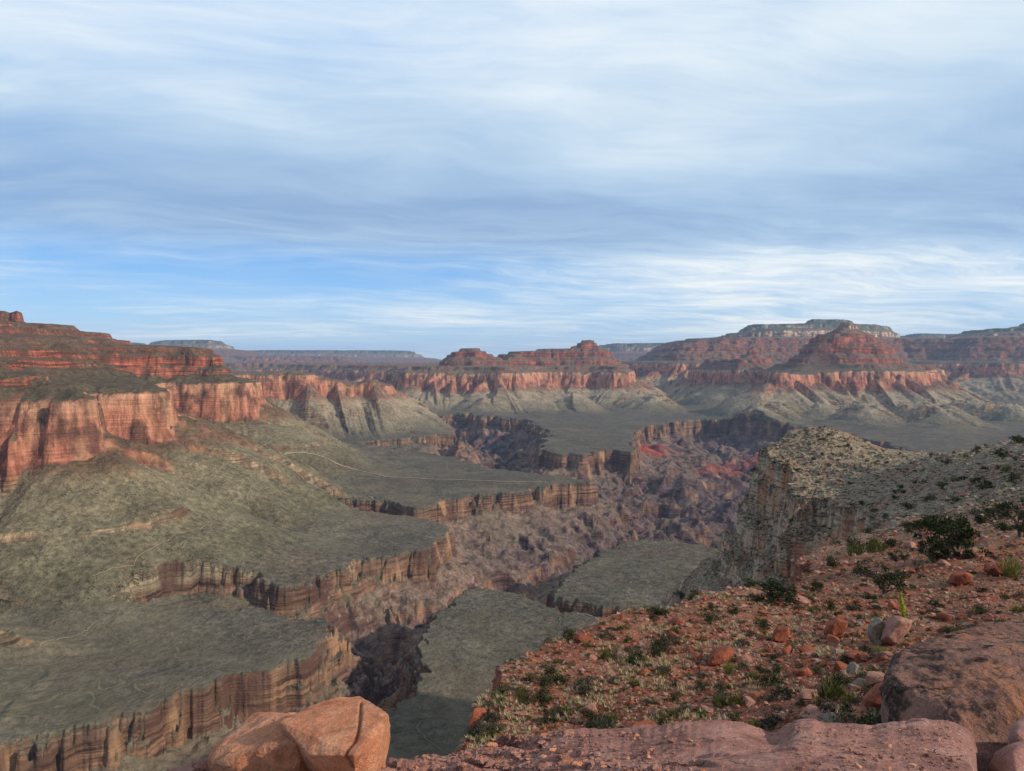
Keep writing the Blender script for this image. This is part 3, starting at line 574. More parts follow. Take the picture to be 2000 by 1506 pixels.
NZ, NLIME, NOUT, NHC = near_height(NX, NY, True, near_sub())
def ground_z(x, y):
    r = math.hypot(x, y); a = math.atan2(x, y)
    i = math.log(r/nr[0])/math.log(1.0042); j = (a-NA0)/(NA1-NA0)*(NNC-1)
    i0 = int(np.clip(i, 0, NNR-2)); j0 = int(np.clip(j, 0, NNC-2)); fi = i-i0; fj = j-j0
    return float((NZ[i0, j0]*(1-fj)+NZ[i0, j0+1]*fj)*(1-fi)+(NZ[i0+1, j0]*(1-fj)+NZ[i0+1, j0+1]*fj)*fi)
def ground_lime(x, y):
    r = math.hypot(x, y); a = math.atan2(x, y)
    i0 = int(np.clip(math.log(r/nr[0])/math.log(1.0042), 0, NNR-2)); j0 = int(np.clip((a-NA0)/(NA1-NA0)*(NNC-1), 0, NNC-2))
    return float(NLIME[i0, j0]), float(NOUT[i0, j0])

def near_material():
    m, n = new_mat('red_slope_ground')
    geo = n.node('ShaderNodeNewGeometry'); P = geo.outputs['Position']; N = geo.outputs['Normal']
    nz = n.node('ShaderNodeSeparateXYZ', {0: N}).outputs[2]
    lime = n.node('ShaderNodeAttribute', attribute_name='lime').outputs['Fac']
    out = n.node('ShaderNodeAttribute', attribute_name='outside').outputs['Fac']
    n1 = n.noise(P, 0.12, 5, 0.6); n2 = n.noise(P, 0.9, 5, 0.6); n3 = n.noise(P, 6.0, 5, 0.65); n4 = n.noise(P, 0.45, 4, 0.6)
    soil = n.ramp(n2, [(0.3, (0.14, 0.046, 0.030)), (0.5, (0.225, 0.074, 0.045)), (0.7, (0.27, 0.105, 0.068))])
    # stones: cell colours
    vs = n.node('ShaderNodeTexVoronoi', {'Vector': P, 'Scale': 4.5}); cs = vs.outputs['Color']; dsn = vs.outputs['Distance']
    cr = n.node('ShaderNodeSeparateColor', {0: cs})
    stone = n.ramp(cr.outputs[0], [(0.0, (0.17, 0.062, 0.042)), (0.35, (0.27, 0.105, 0.065)), (0.6, (0.30, 0.20, 0.14)), (0.85, (0.34, 0.29, 0.23)), (1.0, (0.16, 0.14, 0.12))])
    stm = n.math('MULTIPLY', n.rng(dsn, 0.42, 0.30), n.rng(n.math('ADD', n.math('MULTIPLY', cr.outputs[1], 0.5), n4), 0.60, 0.68))
    g = n.mix(stm, soil, stone)
    # tan litter and dry grass between stones
    lit = n.rng(n.math('ADD', n1, n.math('MULTIPLY', n.math('SUBTRACT', n3, 0.5), 0.9)), 0.42, 0.56)
    g = n.mix(n.math('MULTIPLY', lit, 0.38), g, (0.24, 0.165, 0.105))
    dk2 = n.rng(n.noise(P, 2.2, 6, 0.7), 0.52, 0.62); g = n.mix(n.math('MULTIPLY', dk2, 0.6), g, (0.085, 0.060, 0.042))
    # pale limestone rubble
    vl = n.node('ShaderNodeTexVoronoi', {'Vector': n.scale3(n.vmath('ADD', P, n.vmath('SCALE', n.node('ShaderNodeTexNoise', {'Vector': P, 'Scale': 0.35, 'Detail': 3.0}).outputs[1], 3.0)), (1, 1, 2.2)), 'Scale': 1.15}); cl = n.node('ShaderNodeSeparateColor', {0: vl.outputs['Color']})
    P2 = n.vmath('ADD', P, n.vmath('SCALE', n.node('ShaderNodeTexNoise', {'Vector': P, 'Scale': 0.5, 'Detail': 3.0}).outputs[1], 2.5))
    lb = n.ramp(cl.outputs[0], [(0.0, (0.085, 0.072, 0.052)), (0.4, (0.21, 0.18, 0.135)), (0.8, (0.36, 0.32, 0.255)), (1.0, (0.46, 0.43, 0.36))])
    lsoil = n.ramp(n2, [(0.3, (0.12, 0.100, 0.072)), (0.6, (0.25, 0.205, 0.148))])
    lmm = n.math('MULTIPLY', n.rng(vl.outputs['Distance'], 0.60, 0.42), n.rng(n4, 0.42, 0.52))
    lg = n.mix(lmm, lsoil, lb)
    vsc = n.vor(P, 0.42); dk = n.math('MULTIPLY', n.rng(vsc, 0.42, 0.22), n.rng(n1, 0.40, 0.54))
    lg = n.mix(n.math('MULTIPLY', dk, 0.85), lg, (0.055, 0.065, 0.036))
    redp = n.rng(n.noise(P, 0.028, 4, 0.6), 0.54, 0.62)
    lg = n.mix(n.math('MULTIPLY', redp, 0.5), lg, (0.27, 0.12, 0.07))
    g = n.mix(lime, g, lg)
    # olive flank far below the rim
    fl = n.math('MULTIPLY', n.rng(out, 18, 60), n.math('SUBTRACT', 1.0, lime))
    vfl = n.vor(P, 0.35)
    flank = n.mix(n.rng(vfl, 0.22, 0.40), (0.050, 0.055, 0.034), n.ramp(n2, [(0.3, (0.115, 0.100, 0.062)), (0.7, (0.19, 0.165, 0.11))]))
    g = n.mix(fl, g, flank)
    # rock faces
    bv = n.scale3(P, (0.06, 0.06, 0.75)); bed = n.noise(n.vmath('ADD', bv, n.vmath('SCALE', n.node('ShaderNodeTexNoise', {'Vector': P, 'Scale': 0.06, 'Detail': 3.0}).outputs[1], 1.2)), 1.0, 6, 0.65)
    fl2 = n.noise(n.scale3(P, (0.30, 0.30, 0.035)), 1.0, 6, 0.6); stn = n.noise(n.scale3(P, (0.05, 0.05, 0.018)), 1.0, 5, 0.6)
    face = n.ramp(n2, [(0.3, (0.28, 0.215, 0.145)), (0.5, (0.42, 0.32, 0.22)), (0.7, (0.54, 0.44, 0.32))])
    face = n.mix(n.rng(stn, 0.46, 0.58), face, (0.42, 0.20, 0.12))
    face = n.mix(n.math('MULTIPLY', n.rng(fl2, 0.47, 0.38), 0.6), face, (0.095, 0.065, 0.048))
    face = n.mix(n.math('MULTIPLY', n.rng(bed, 0.50, 0.40), 0.75), face, (0.10, 0.078, 0.055))
    rface = n.ramp(bed, [(0.3, (0.085, 0.030, 0.022)), (0.5, (0.21, 0.065, 0.038)), (0.7, (0.27, 0.10, 0.06))])
    face = n.mix(lime, rface, face)
    k = n.rng(n.math('ADD', nz, n.math('MULTIPLY', n.math('SUBTRACT', n.noise(P, 0.5, 5, 0.65), 0.5), 0.42)), 0.54, 0.68)
    c = n.mix(k, face, g)
    h = n.math('ADD', n.math('MULTIPLY', n.math('MINIMUM', dsn, 0.4), -0.22), n.math('MULTIPLY', n3, 0.10))
    h = n.math('ADD', h, n.math('MULTIPLY', n.math('MULTIPLY', lime, n.math('MINIMUM', vl.outputs['Distance'], 0.55)), -0.55))
    inv = n.math('SUBTRACT', 1.0, k)
    h = n.math('ADD', h, n.math('MULTIPLY', inv, n.math('ADD', n.math('MULTIPLY', bed, 1.6), n.math('MULTIPLY', fl2, 2.2))))
    finish(n, c, 0.95, h, 1.0, 0.85, 0.1)
    return m
M_NEAR = near_material()
farid = ((NLIME > 0.5) & (RN > 110)).astype(np.int32)
farid[(NX/NY > (1880-1000)/FPX) & (NOUT < 0)] = 0
Vn = np.stack([NX.ravel(), NY.ravel(), NZ.ravel()], -1); Fn = grid_faces(NNR, NNC)
for k, v, f, at in split_mesh(Vn, Fn, farid.ravel(), {'lime': NLIME.ravel(), 'outside': NOUT.ravel()}):
    nm, lb, ct = [('slope_ground', 'red soil slope with rocks and scrub falling away to a broken ledge', 'ground'), ('promontory', 'grey limestone promontory with red streaked cliff face beyond the red slope', 'landform')][k]
    o = mesh_np(nm, v, f, at, M_NEAR); tag(o, lb, ct, kind='structure')
del Vn, Fn

# ================================================================== ROCKS
def noise3(P, wl, octs, seed, ridged=False):
    x, y, z = P[:, 0], P[:, 1], P[:, 2]
    a = fbm(x+z*0.31, y-z*0.17, wl, octs, seed, ridged=ridged); b = fbm(y+x*0.23, z, wl, octs, seed+5, ridged=ridged); c = fbm(z-y*0.2, x, wl, octs, seed+9, ridged=ridged)
    return (a+b+c)/ (1.75 if not ridged else 3)
def subdiv(V, F):
    e = np.concatenate([F[:, [0, 1]], F[:, [1, 2]], F[:, [2, 0]]]); es = np.sort(e, 1)
    u, inv = np.unique(es, axis=0, return_inverse=True); inv = inv.reshape(-1)
    mid = (V[u[:, 0]]+V[u[:, 1]])/2; nV = len(V); m = len(F)
    a, b, c = inv[:m]+nV, inv[m:2*m]+nV, inv[2*m:]+nV
    F2 = np.concatenate([np.stack([F[:, 0], a, c], 1), np.stack([F[:, 1], b, a], 1), np.stack([F[:, 2], c, b], 1), np.stack([a, b, c], 1)])
    return np.concatenate([V, mid]), F2
def lapl(V, F, it, lam=0.5):
    e = np.concatenate([F[:, [0, 1]], F[:, [1, 2]], F[:, [2, 0]]]); e = np.unique(np.sort(e, 1), axis=0)
    deg = np.bincount(e.ravel(), minlength=len(V))[:, None]
    for _ in range(it):
        s = np.zeros_like(V)
        for k in range(3):
            s[:, k] = np.bincount(e[:, 0], V[e[:, 1], k], len(V))+np.bincount(e[:, 1], V[e[:, 0], k], len(V))
        V = V+lam*(s/deg-V)
    return V
def vnorm(V, F):
    fn = np.cross(V[F[:, 1]]-V[F[:, 0]], V[F[:, 2]]-V[F[:, 0]]); n = np.zeros_like(V)
    for k in range(3):
        for j in range(3): n[:, k] += np.bincount(F[:, j], fn[:, k], len(V))
    return n/(np.linalg.norm(n, axis=1, keepdims=True)+1e-9)
import bmesh
def hull(points):
    bm = bmesh.new()
    for p in points: bm.verts.new(p)
    r = bmesh.ops.convex_hull(bm, input=bm.verts)
    junk = [g for g in r['geom_interior']+r['geom_unused'] if isinstance(g, bmesh.types.BMVert)]
    if junk: bmesh.ops.delete(bm, geom=list(set(junk)), context='VERTS')
    bmesh.ops.triangulate(bm, faces=bm.faces); bm.verts.index_update()
    V = np.array([v.co[:] for v in bm.verts]); F = np.array([[v.index for v in f.verts] for f in bm.faces]); bm.free()
    return V, F
def even_hull(points, target):
    """hull refined so edges longer than target are split (keeps triangles even)"""
    V, F = hull(points)
    for _ in range(9):
        L = max(np.linalg.norm(V[F[:, 0]]-V[F[:, 1]], axis=1).max(), 1e-6)
        if L < target: break
        V, F = subdiv(V, F)
        if len(F) > 220000: break
    return V, F
def boulder(points, target, rnd=6, amp=0.05, wl=0.6, seed=0, fine=0.012, ridge=0.0, facet=0.0, cuts=0):
    V, F = hull(points); n = 0
    V, F = subdiv(*subdiv(V, F)); V, F = subdiv(V, F); V = lapl(V, F, rnd)
    rf = np.random.RandomState(seed+7); cen = V.mean(0); Vc = V-cen
    for _k in range(cuts):
        nn_ = rf.normal(size=3); nn_ /= np.linalg.norm(nn_); pr = Vc@nn_; off = pr.max()*rf.uniform(0.74, 0.93); Vc = Vc-np.clip(pr-off, 0, None)[:, None]*nn_*0.95
    V = Vc+cen
    if facet: V = V+vnorm(V, F)*(facet*noise3(V, wl*1.6, 2, seed+44, True))[:, None]
    while n < 4 and np.linalg.norm(V[F[:, 0]]-V[F[:, 1]], axis=1).mean() > target: V, F = subdiv(V, F); n += 1
    V = lapl(V, F, 1)
    N = vnorm(V, F)
    d = amp*noise3(V, wl, 3, seed)+fine*noise3(V, wl*0.14, 4, seed+20)+ridge*noise3(V, wl*0.45, 3, seed+30, True)
    return V+N*d[:, None], F

def rock_material(name, cols, lichen=None, pale=None, scale=1.0, bump=0.02, crack=0.5):
    m, n = new_mat(name)
    tcn = n.node('ShaderNodeTexCoord'); P = tcn.outputs['Object']
    a = n.noise(P, 1.6*scale, 6, 0.6); b = n.noise(P, 7*scale, 6, 0.65); c = n.noise(P, 38*scale, 5, 0.7); e = n.noise(P, 120*scale, 3, 0.7)
    base = n.ramp(n.math('ADD', n.math('MULTIPLY', a, 0.6), n.math('MULTIPLY', b, 0.4)), [(0.36, cols[0]), (0.50, cols[1]), (0.64, cols[2])])
    if pale:
        pm = n.rng(n.math('ADD', n.noise(n.scale3(P, (1, 2.2, 1)), 4.5*scale, 7, 0.7), n.math('MULTIPLY', n.math('SUBTRACT', c, 0.5), 0.25)), 0.58, 0.70)
        base = n.mix(n.math('MULTIPLY', pm, 0.65), base, pale)
    if lichen:
        for col_, sc_, lo, hi, am in lichen:
            lm = n.rng(n.math('ADD', n.noise(P, sc_*scale, 6, 0.68), n.math('MULTIPLY', n.math('SUBTRACT', c, 0.5), 0.3)), lo, hi)
            base = n.mix(n.math('MULTIPLY', lm, am), base, col_)
    spk = n.rng(c, 0.32, 0.68, 0.72, 1.26)
    base = n.mix(1.0, base, n.node('ShaderNodeCombineColor', {0: spk, 1: spk, 2: spk}).outputs[0], 'MULTIPLY')
    dv = n.node('ShaderNodeTexVoronoi', {'Vector': n.vmath('ADD', P, n.vmath('SCALE', n.node('ShaderNodeTexNoise', {'Vector': P, 'Scale': 3.0*scale, 'Detail': 4.0}).outputs[1], 0.35/scale)), 'Scale': 1.3*scale}, feature='DISTANCE_TO_EDGE').outputs[0]
    ck = n.math('MULTIPLY', n.rng(dv, 0.018, 0.0), n.rng(a, 0.46, 0.56))
    base = n.mix(n.math('MULTIPLY', ck, crack), base, (0.05, 0.025, 0.02))
    h = n.math('ADD', n.math('ADD', n.math('MULTIPLY', b, 1.2), n.math('MULTIPLY', c, 0.55)), n.math('ADD', n.math('MULTIPLY', e, 0.18), n.math('MULTIPLY', ck, -0.8*crack)))
    finish(n, base, 0.9, h, bump*3, 1.0, 0.15)
    return m
M_ORANGE = rock_material('orange_sandstone', [(0.50, 0.19, 0.10), (0.72, 0.32, 0.18), (0.84, 0.46, 0.29)], lichen=[((0.24, 0.10, 0.065), 2.2, 0.54, 0.66, .55), ((0.85, 0.50, 0.34), 6, 0.58, 0.70, .5)], scale=2.4, bump=0.014, crack=0.35)
M_PINK = rock_material('pink_sandstone', [(0.42, 0.21, 0.175), (0.60, 0.31, 0.255), (0.72, 0.43, 0.36)], pale=(0.72, 0.50, 0.40), lichen=[((0.19, 0.09, 0.085), 1.4, 0.5, 0.62, .5)], scale=1.8, bump=0.035, crack=0.7)
M_DARK = rock_material('varnished_boulder', [(0.17, 0.105, 0.090), (0.28, 0.155, 0.125), (0.40, 0.215, 0.16)], pale=(0.33, 0.21, 0.155), lichen=[((0.030, 0.026, 0.025), 3.2, 0.50, 0.57, .9), ((0.40, 0.19, 0.11), 1.3, 0.50, 0.60, .8), ((0.22, 0.20, 0.17), 8, 0.62, 0.68, .7)], scale=0.9, bump=0.03, crack=0.8)
M_RED = rock_material('red_rock', [(0.15, 0.050, 0.032), (0.27, 0.085, 0.048), (0.35, 0.135, 0.085)], lichen=[((0.09, 0.04, 0.03), 3, 0.55, 0.66, .6)], scale=1.0, bump=0.02)
M_GREY = rock_material('grey_rock', [(0.13, 0.105, 0.085), (0.24, 0.20, 0.16), (0.36, 0.30, 0.24)], lichen=[((0.07, 0.06, 0.05), 3, 0.52, 0.64, .6)], pale=(0.44, 0.38, 0.31), scale=1.0, bump=0.02)
M_ROSE = rock_material('rose_rock', [(0.20, 0.10, 0.08), (0.33, 0.17, 0.13), (0.42, 0.26, 0.20)], pale=(0.52, 0.40, 0.33), scale=1.0, bump=0.02)

def Q(px, py, d): return at_d(px, py, d)
# big orange boulder bottom left, two blocks that lean together
b1 = [Q(548, 1412, 3.25), Q(603, 1382, 3.45), Q(655, 1366, 3.6), (Q(700, 1363, 3.62)), Q(716, 1372, 3.5), Q(735, 1390, 3.35), Q(756, 1396, 3.2), Q(748, 1430, 3.1), Q(738, 1462, 3.05), Q(722, 1506, 3.0), Q(700, 1545, 3.0), Q(606, 1474, 3.0), Q(690, 1476, 2.9), Q(640, 1540, 3.1), Q(590, 1500, 3.3),
      Q(600, 1400, 3.95), Q(700, 1392, 4.0), Q(760, 1440, 3.8), Q(740, 1540, 3.8), Q(600, 1540, 3.9)]
V, F = boulder(b1, 0.012, 0, 0.006, 0.2, 3, 0.004, 0.006, 0.008, 0)
# a crack across the lit face
cr_pts = [at_d(x, y, 3.2) for x, y in [(705, 1372), (703, 1400), (700, 1425), (694, 1446), (680, 1462), (674, 1475), (690, 1500)]]
dd = np.full(len(V), 9.0); ax = V[:, 0]/V[:, 1]; az_ = V[:, 2]/V[:, 1]
for i in range(len(cr_pts)-1):
    a = np.array([cr_pts[i][0]/cr_pts[i][1], cr_pts[i][2]/cr_pts[i][1]]); b = np.array([cr_pts[i+1][0]/cr_pts[i+1][1], cr_pts[i+1][2]/cr_pts[i+1][1]])
    e = b-a; t = np.clip(((ax-a[0])*e[0]+(az_-a[1])*e[1])/(e@e), 0, 1); dd = np.minimum(dd, np.hypot(ax-a[0]-e[0]*t, az_-a[1]-e[1]*t))
Nn = vnorm(V, F); V = V-Nn*(0.022*np.exp(-(dd/0.0016)**2)+0.006*(ax > 0)*0)[:, None]
tag(mesh_np('boulder', V, F, None, M_ORANGE), 'large orange sandstone boulder with a smooth cracked face on the ledge edge', 'boulder')
b2 = [Q(412, 1482, 3.3), Q(418, 1462, 3.4), Q(440, 1452, 3.5), Q(470, 1428, 3.6), Q(490, 1410, 3.7), Q(497, 1392, 3.75), Q(520, 1389, 3.85), Q(566, 1391, 3.9), Q(600, 1395, 3.9), Q(590, 1440, 3.2), Q(560, 1420, 3.35), Q(610, 1480, 3.2), Q(430, 1530, 3.1), Q(600, 1550, 3.2), Q(560, 1470, 3.05), Q(500, 1470, 3.15), Q(412, 1520, 3.6), Q(600, 1540, 4.0), Q(480, 1470, 4.1)]
V, F = boulder(b2, 0.012, 1, 0.03, 0.30, 8, 0.006, 0.008, 0.012, 3)
tag(mesh_np('boulder', V, F, None, M_ORANGE), 'lower lumpy orange boulder leaning behind the smooth cracked one', 'boulder')

# pink ledge slab along the bottom: a real ledge with a rolled far edge and a face that falls to the slope below
def ledge(name, label, edge, depth, rows, mat, xpad=(0, 0), seed=0, amp=0.03, nx=520, cat='rock ledge'):
    ex = np.array([e[0] for e in edge], float); ey = np.array([e[1] for e in edge], float)
    px = np.linspace(ex[0], ex[-1], nx); py = np.interp(px, ex, ey)
    k = np.ones(9)/9; pyp = np.pad(py, 4, mode='edge'); py = np.convolve(pyp, k, 'valid')
    py = py+3.0*fbm(px, px*0, 60, 3, seed+2)+1.2*fbm(px, px*0, 14, 2, seed+3)
    de = np.interp(px, *zip(*depth))
    E = np.array([at_d(a, b, c) for a, b, c in zip(px, py, de)])
    dirs = E[:, :2]/np.linalg.norm(E[:, :2], axis=1, keepdims=True)
    rs = []
    prev = None
    dense = []
    for i in range(len(rows)-1):
        (d0, z0), (d1, z1) = rows[i], rows[i+1]; L = math.hypot(d1-d0, z1-z0); m_ = max(2, int(min(L, 3)/0.018))
        for q in range(m_): dense.append((d0+(d1-d0)*q/m_, z0+(z1-z0)*q/m_))
    dense.append(rows[-1]); dense = np.array(dense)
    for _ in range(3): dense[1:-1] = (dense[:-2]+dense[2:]+2*dense[1:-1])/4
    G = np.zeros((len(dense), nx, 3)); kk = np.ones(161)/161; Es = E.copy()
    cf = np.polyfit(px/1000.0, E[:, 2], 2); Es[:, 2] = np.polyval(cf, px/1000.0)
    for i, (dd_, zz_) in enumerate(dense):
        w_e = sstep(-1.1, -0.05, dd_); G[i, :, 0] = E[:, 0]+dirs[:, 0]*dd_; G[i, :, 1] = E[:, 1]+dirs[:, 1]*dd_; G[i, :, 2] = E[:, 2]*w_e+Es[:, 2]*(1-w_e)+zz_
    # ends roll down
    u = (px-px[0])/(px[-1]-px[0]); wpx = px[-1]-px[0]
    endr = np.clip(1-(px[-1]-px)/max(xpad[1], 1e-3), 0, 1)**2.2*(0.9 if xpad[1] else 0); endl = np.clip(1-(px-px[0])/max(xpad[0], 1e-3), 0, 1)**2*(0.5 if xpad[0] else 0)
    G[:, :, 2] -= (endr+endl)[None, :]
    V = G.reshape(-1, 3); F4 = grid_faces(len(dense), nx)
    N = np.zeros_like(V); 
    Gx = np.gradient(G, axis=1); Gy = np.gradient(G, axis=0); Nv = np.cross(Gx, Gy); Nv /= np.linalg.norm(Nv, axis=2, keepdims=True)+1e-9
    if Nv[10, nx//2, 2] < 0: Nv = -Nv
    N = Nv.reshape(-1, 3)
    w_ = 1.0
    d = amp*noise3(V, 0.7, 3, seed+11)+amp*0.5*noise3(V*np.array([1, 2.3, 1]), 0.25, 3, seed+15, True)+amp*0.34*noise3(V, 0.06, 4, seed+19)
    # low bedding steps that run obliquely across the slab
    q = V[:, 0]*0.5+V[:, 1]*1.1+0.35*noise3(V, 0.9, 3, seed+25); st_ = (q*3.4) % 1.0
    d = d+amp*1.5*np.clip(st_/0.08, 0, 1)*(1-st_)*np.clip(noise3(V, 0.6, 2, seed+29)*3, 0, 1)
    V = V+N*d[:, None]
    o = mesh_np(name, V, F4, None, mat); return tag(o, label, cat), G
rowsA = [(-4.3, 0.95), (-3.2, 0.78), (-2.0, 0.52), (-1.0, 0.26), (-0.45, 0.11), (-0.15, 0.03), (0.0, 0.0), (0.10, -0.04), (0.2, -0.16), (0.26, -0.5), (0.3, -1.6), (0.6, -9.5)]
slab_o, slabG = ledge('rock_ledge', 'broad pink sandstone slab ledge running along the bottom of the view', [(1000, 1462), (1030, 1446), (1080, 1434), (1140, 1424), (1230, 1428), (1262, 1422), (1340, 1412), (1400, 1408), (1440, 1412), (1480, 1422), (1515, 1434), (1535, 1424), (1555, 1403), (1590, 1402), (1610, 1412), (1700, 1416), (1740, 1410), (1800, 1404), (1850, 1408), (1885, 1422), (1905, 1442), (1915, 1462), (1920, 1480)],
        [(1000, 5.4), (1300, 5.0), (1920, 4.6)], rowsA, M_PINK, (0, 26), 31, 0.022)
rowsB = [(-4.0, 0.9), (-2.4, 0.62), (-1.2, 0.3), (-0.5, 0.12), (-0.15, 0.03), (0.0, 0.0), (0.10, -0.06), (0.2, -0.22), (0.28, -0.7), (0.4, -1.6), (0.9, -9.0)]
ledge('rock_ledge', 'rubbly pink rock rim in front of the slope, left of the smooth slab', [(715, 1500), (760, 1492), (820, 1486), (870, 1482), (905, 1470), (950, 1462), (1010, 1452), (1050, 1450), (1100, 1452)], [(715, 5.0), (1100, 5.5)], rowsB, M_PINK, (20, 0), 57, 0.05, 300)
ledge('rock_ledge', 'gravel strewn orange ledge under the big orange boulder', [(270, 1520), (330, 1506), (375, 1494), (410, 1496), (430, 1478), (470, 1470), (520, 1462), (580, 1462), (620, 1470), (690, 1478), (730, 1498), (780, 1510)], [(270, 3.5), (780, 3.45)], [(-2.6, 0.42), (-1.4, 0.28), (-0.7, 0.12), (-0.2, 0.02), (0.0, 0.0), (0.12, -0.06), (0.22, -0.3), (0.4, -1.6), (0.9, -9.0)], M_PINK, (40, 10), 77, 0.03, 300)

# dark varnished boulder on the right, and the rounded rocks in the bottom corner
b3 = [Q(1728, 1335, 7.2), Q(1738, 1300, 7.5), Q(1765, 1284, 8.0), Q(1735, 1420, 7.0), Q(1752, 1470, 7.0), Q(1820, 1268, 8.3), Q(1890, 1246, 9.0), Q(2000, 1218, 9.6), Q(2150, 1195, 10), Q(2350, 1230, 10), Q(2400, 1500, 7.5), Q(2100, 1330, 6.6), Q(1960, 1345, 6.5), Q(1850, 1385, 6.4), Q(1900, 1500, 6.0), Q(1780, 1520, 6.6), Q(2200, 1600, 6.0), Q(1800, 1700, 9.0), Q(2400, 1600, 10.5), Q(1900, 1330, 11)]
V, F = boulder(b3, 0.03, 2, 0.10, 1.1, 14, 0.03, 0.07, 0.08)
tag(mesh_np('boulder', V, F, None, M_DARK), 'huge dark purplish boulder with black and orange stains beside the slab', 'boulder')
b4 = [Q(1925, 1490, 4.5), Q(1940, 1465, 4.6), Q(1985, 1440, 4.8), Q(2060, 1430, 4.9), Q(2120, 1500, 4.6), Q(2000, 1560, 4.2), Q(1930, 1580, 4.3), Q(2100, 1600, 4.6), Q(1960, 1600, 5.2), Q(2120, 1540, 5.2), Q(1990, 1470, 4.25)]
V, F = boulder(b4, 0.02, 8, 0.03, 0.5, 19, 0.006, 0.01)
tag(mesh_np('boulder', V, F, None, M_PINK), 'low rounded pink rock in the corner, split from the slab by a dark gap', 'boulder')
b5 = [Q(1965, 1440, 5.4), Q(1975, 1402, 5.6), Q(2000, 1388, 5.7), Q(2080, 1370, 5.8), Q(2140, 1440, 5.6), Q(2100, 1500, 5.2), Q(1985, 1480, 5.2), Q(1990, 1440, 5.1), Q(2130, 1480, 6.4), Q(1990, 1500, 6.2), Q(1980, 1700, 6), Q(2140, 1700, 6)]
V, F = boulder(b5, 0.02, 8, 0.03, 0.5, 23, 0.006, 0.01)
tag(mesh_np('boulder', V, F, None, M_PINK), 'rounded pink rock stacked above the corner rock against the dark boulder', 'boulder')
b6 = [Q(1512, 1440, 4.9), Q(1518, 1424, 4.95), Q(1535, 1413, 5.0), Q(1549, 1418, 5.0), Q(1551, 1440, 4.9), Q(1530, 1452, 4.8), Q(1540, 1430, 5.15), Q(1520, 1450, 5.1)]
V, F = boulder(b6, 0.012, 3, 0.01, 0.2, 29, 0.003)
tag(mesh_np('rock', V, F, None, M_PINK), 'small pink block cracked off the far edge of the slab', 'rock')

# ---- generic rocks
rnd = random.Random(5)
def rock_proto(i, mat, flat=0.6):
    r = np.random.RandomState(100+i)
    n = 13+r.randint(6); p = r.normal(size=(n, 3)); p /= np.linalg.norm(p, axis=1, keepdims=True); p *= (0.8+0.25*r.rand(n, 1)); p *= np.array([0.55, 0.45, 0.5*flat])
    V, F = hull([tuple(q) for q in p]); V, F = subdiv(V, F); V, F = subdiv(V, F); V = lapl(V, F, 1, 0.35)
    N = vnorm(V, F); V = V+N*(0.04*noise3(V, 0.5, 3, i*3.0))[:, None]
    me = bpy.data.meshes.new('rock'); me.from_pydata([tuple(q) for q in V], [], [tuple(map(int, f)) for f in F]); me.materials.append(mat)
    me.polygons.foreach_set('use_smooth', np.ones(len(F), bool)); me.update(); 
    try: me.set_sharp_from_angle(angle=math.radians(32))
    except Exception: pass
    return me
RM = {'red': [rock_proto(i, M_RED, f) for i, f in enumerate([.6, .8, 1.0, .45, .7])], 'grey': [rock_proto(10+i, M_GREY, f) for i, f in enumerate([.6, .8, 1.0])], 'rose': [rock_proto(20+i, M_ROSE, f) for i, f in enumerate([.5, .8])]}
_ELEV = NZ/RN; _rm = np.maximum.accumulate(_ELEV, axis=0); _prev = np.vstack([np.full((1, NNC), -9.0), _rm[:-1]])
_AREA = np.where(_ELEV > _prev, _ELEV-_prev, 0); _AREA[_prev < -8] = 0
def ray_ground(px, py, lo=14.0, hi=620.0):
    """where the view ray through a photo pixel meets the near ground"""
    dx, dy, dz_ = pray(px, py); t = lo; prev = None
    while t < hi:
        x, y = dx*t, dy*t
        g = ground_z(x, y) if NA0 < math.atan2(x, y) < NA1 else -999
        if dz_*t <= g:
            return x, y, g
        t *= 1.008
    return None
ANCH = [((1000, 1285), 'on the bare red rim'), ((1205, 1265), 'near the bare twiggy bush'), ((1762, 1235), 'near the tall yellow stalk'), ((1870, 1120), 'below the biggest dark juniper'), ((1300, 1385), 'just above the pink slab'), ((1700, 1300), 'up against the dark boulder'),
        ((1480, 1150), 'at the foot of the grey cliff'), ((1740, 990), 'on the pale rubble beside the cliff'), ((1680, 860), 'on top of the grey promontory'), ((1930, 900), 'along the skyline ridge'), ((945, 1380), 'beside the red overhanging ledge'), ((1600, 1375), 'among the grey slabs'),
        ((1130, 1340), 'on the open red slope'), ((1420, 1285), 'around the rusty tilted boulder'), ((1975, 1120), 'around the feathery green bush'), ((1560, 1220), 'in the middle of the boulder field'), ((840, 1440), 'on the grey outcrop under the ledge'), ((1330, 1215), 'on the rim by the cliff'), ((1910, 1010), 'on the red patch by the junipers')]
def zone(px, py): return min(ANCH, key=lambda a: (a[0][0]-px)**2+((a[0][1]-py)*1.5)**2)[1]
def topx(x, y, z):
    cy = y*math.cos(PITCH)-z*math.sin(PITCH); cz = y*math.sin(PITCH)+z*math.cos(PITCH); return PWID/2+x/cy*FPX, PHEI/2-cz/cy*FPX
PLACED = []   # (object, adjective kind, category, px, py, group) labelled at the end
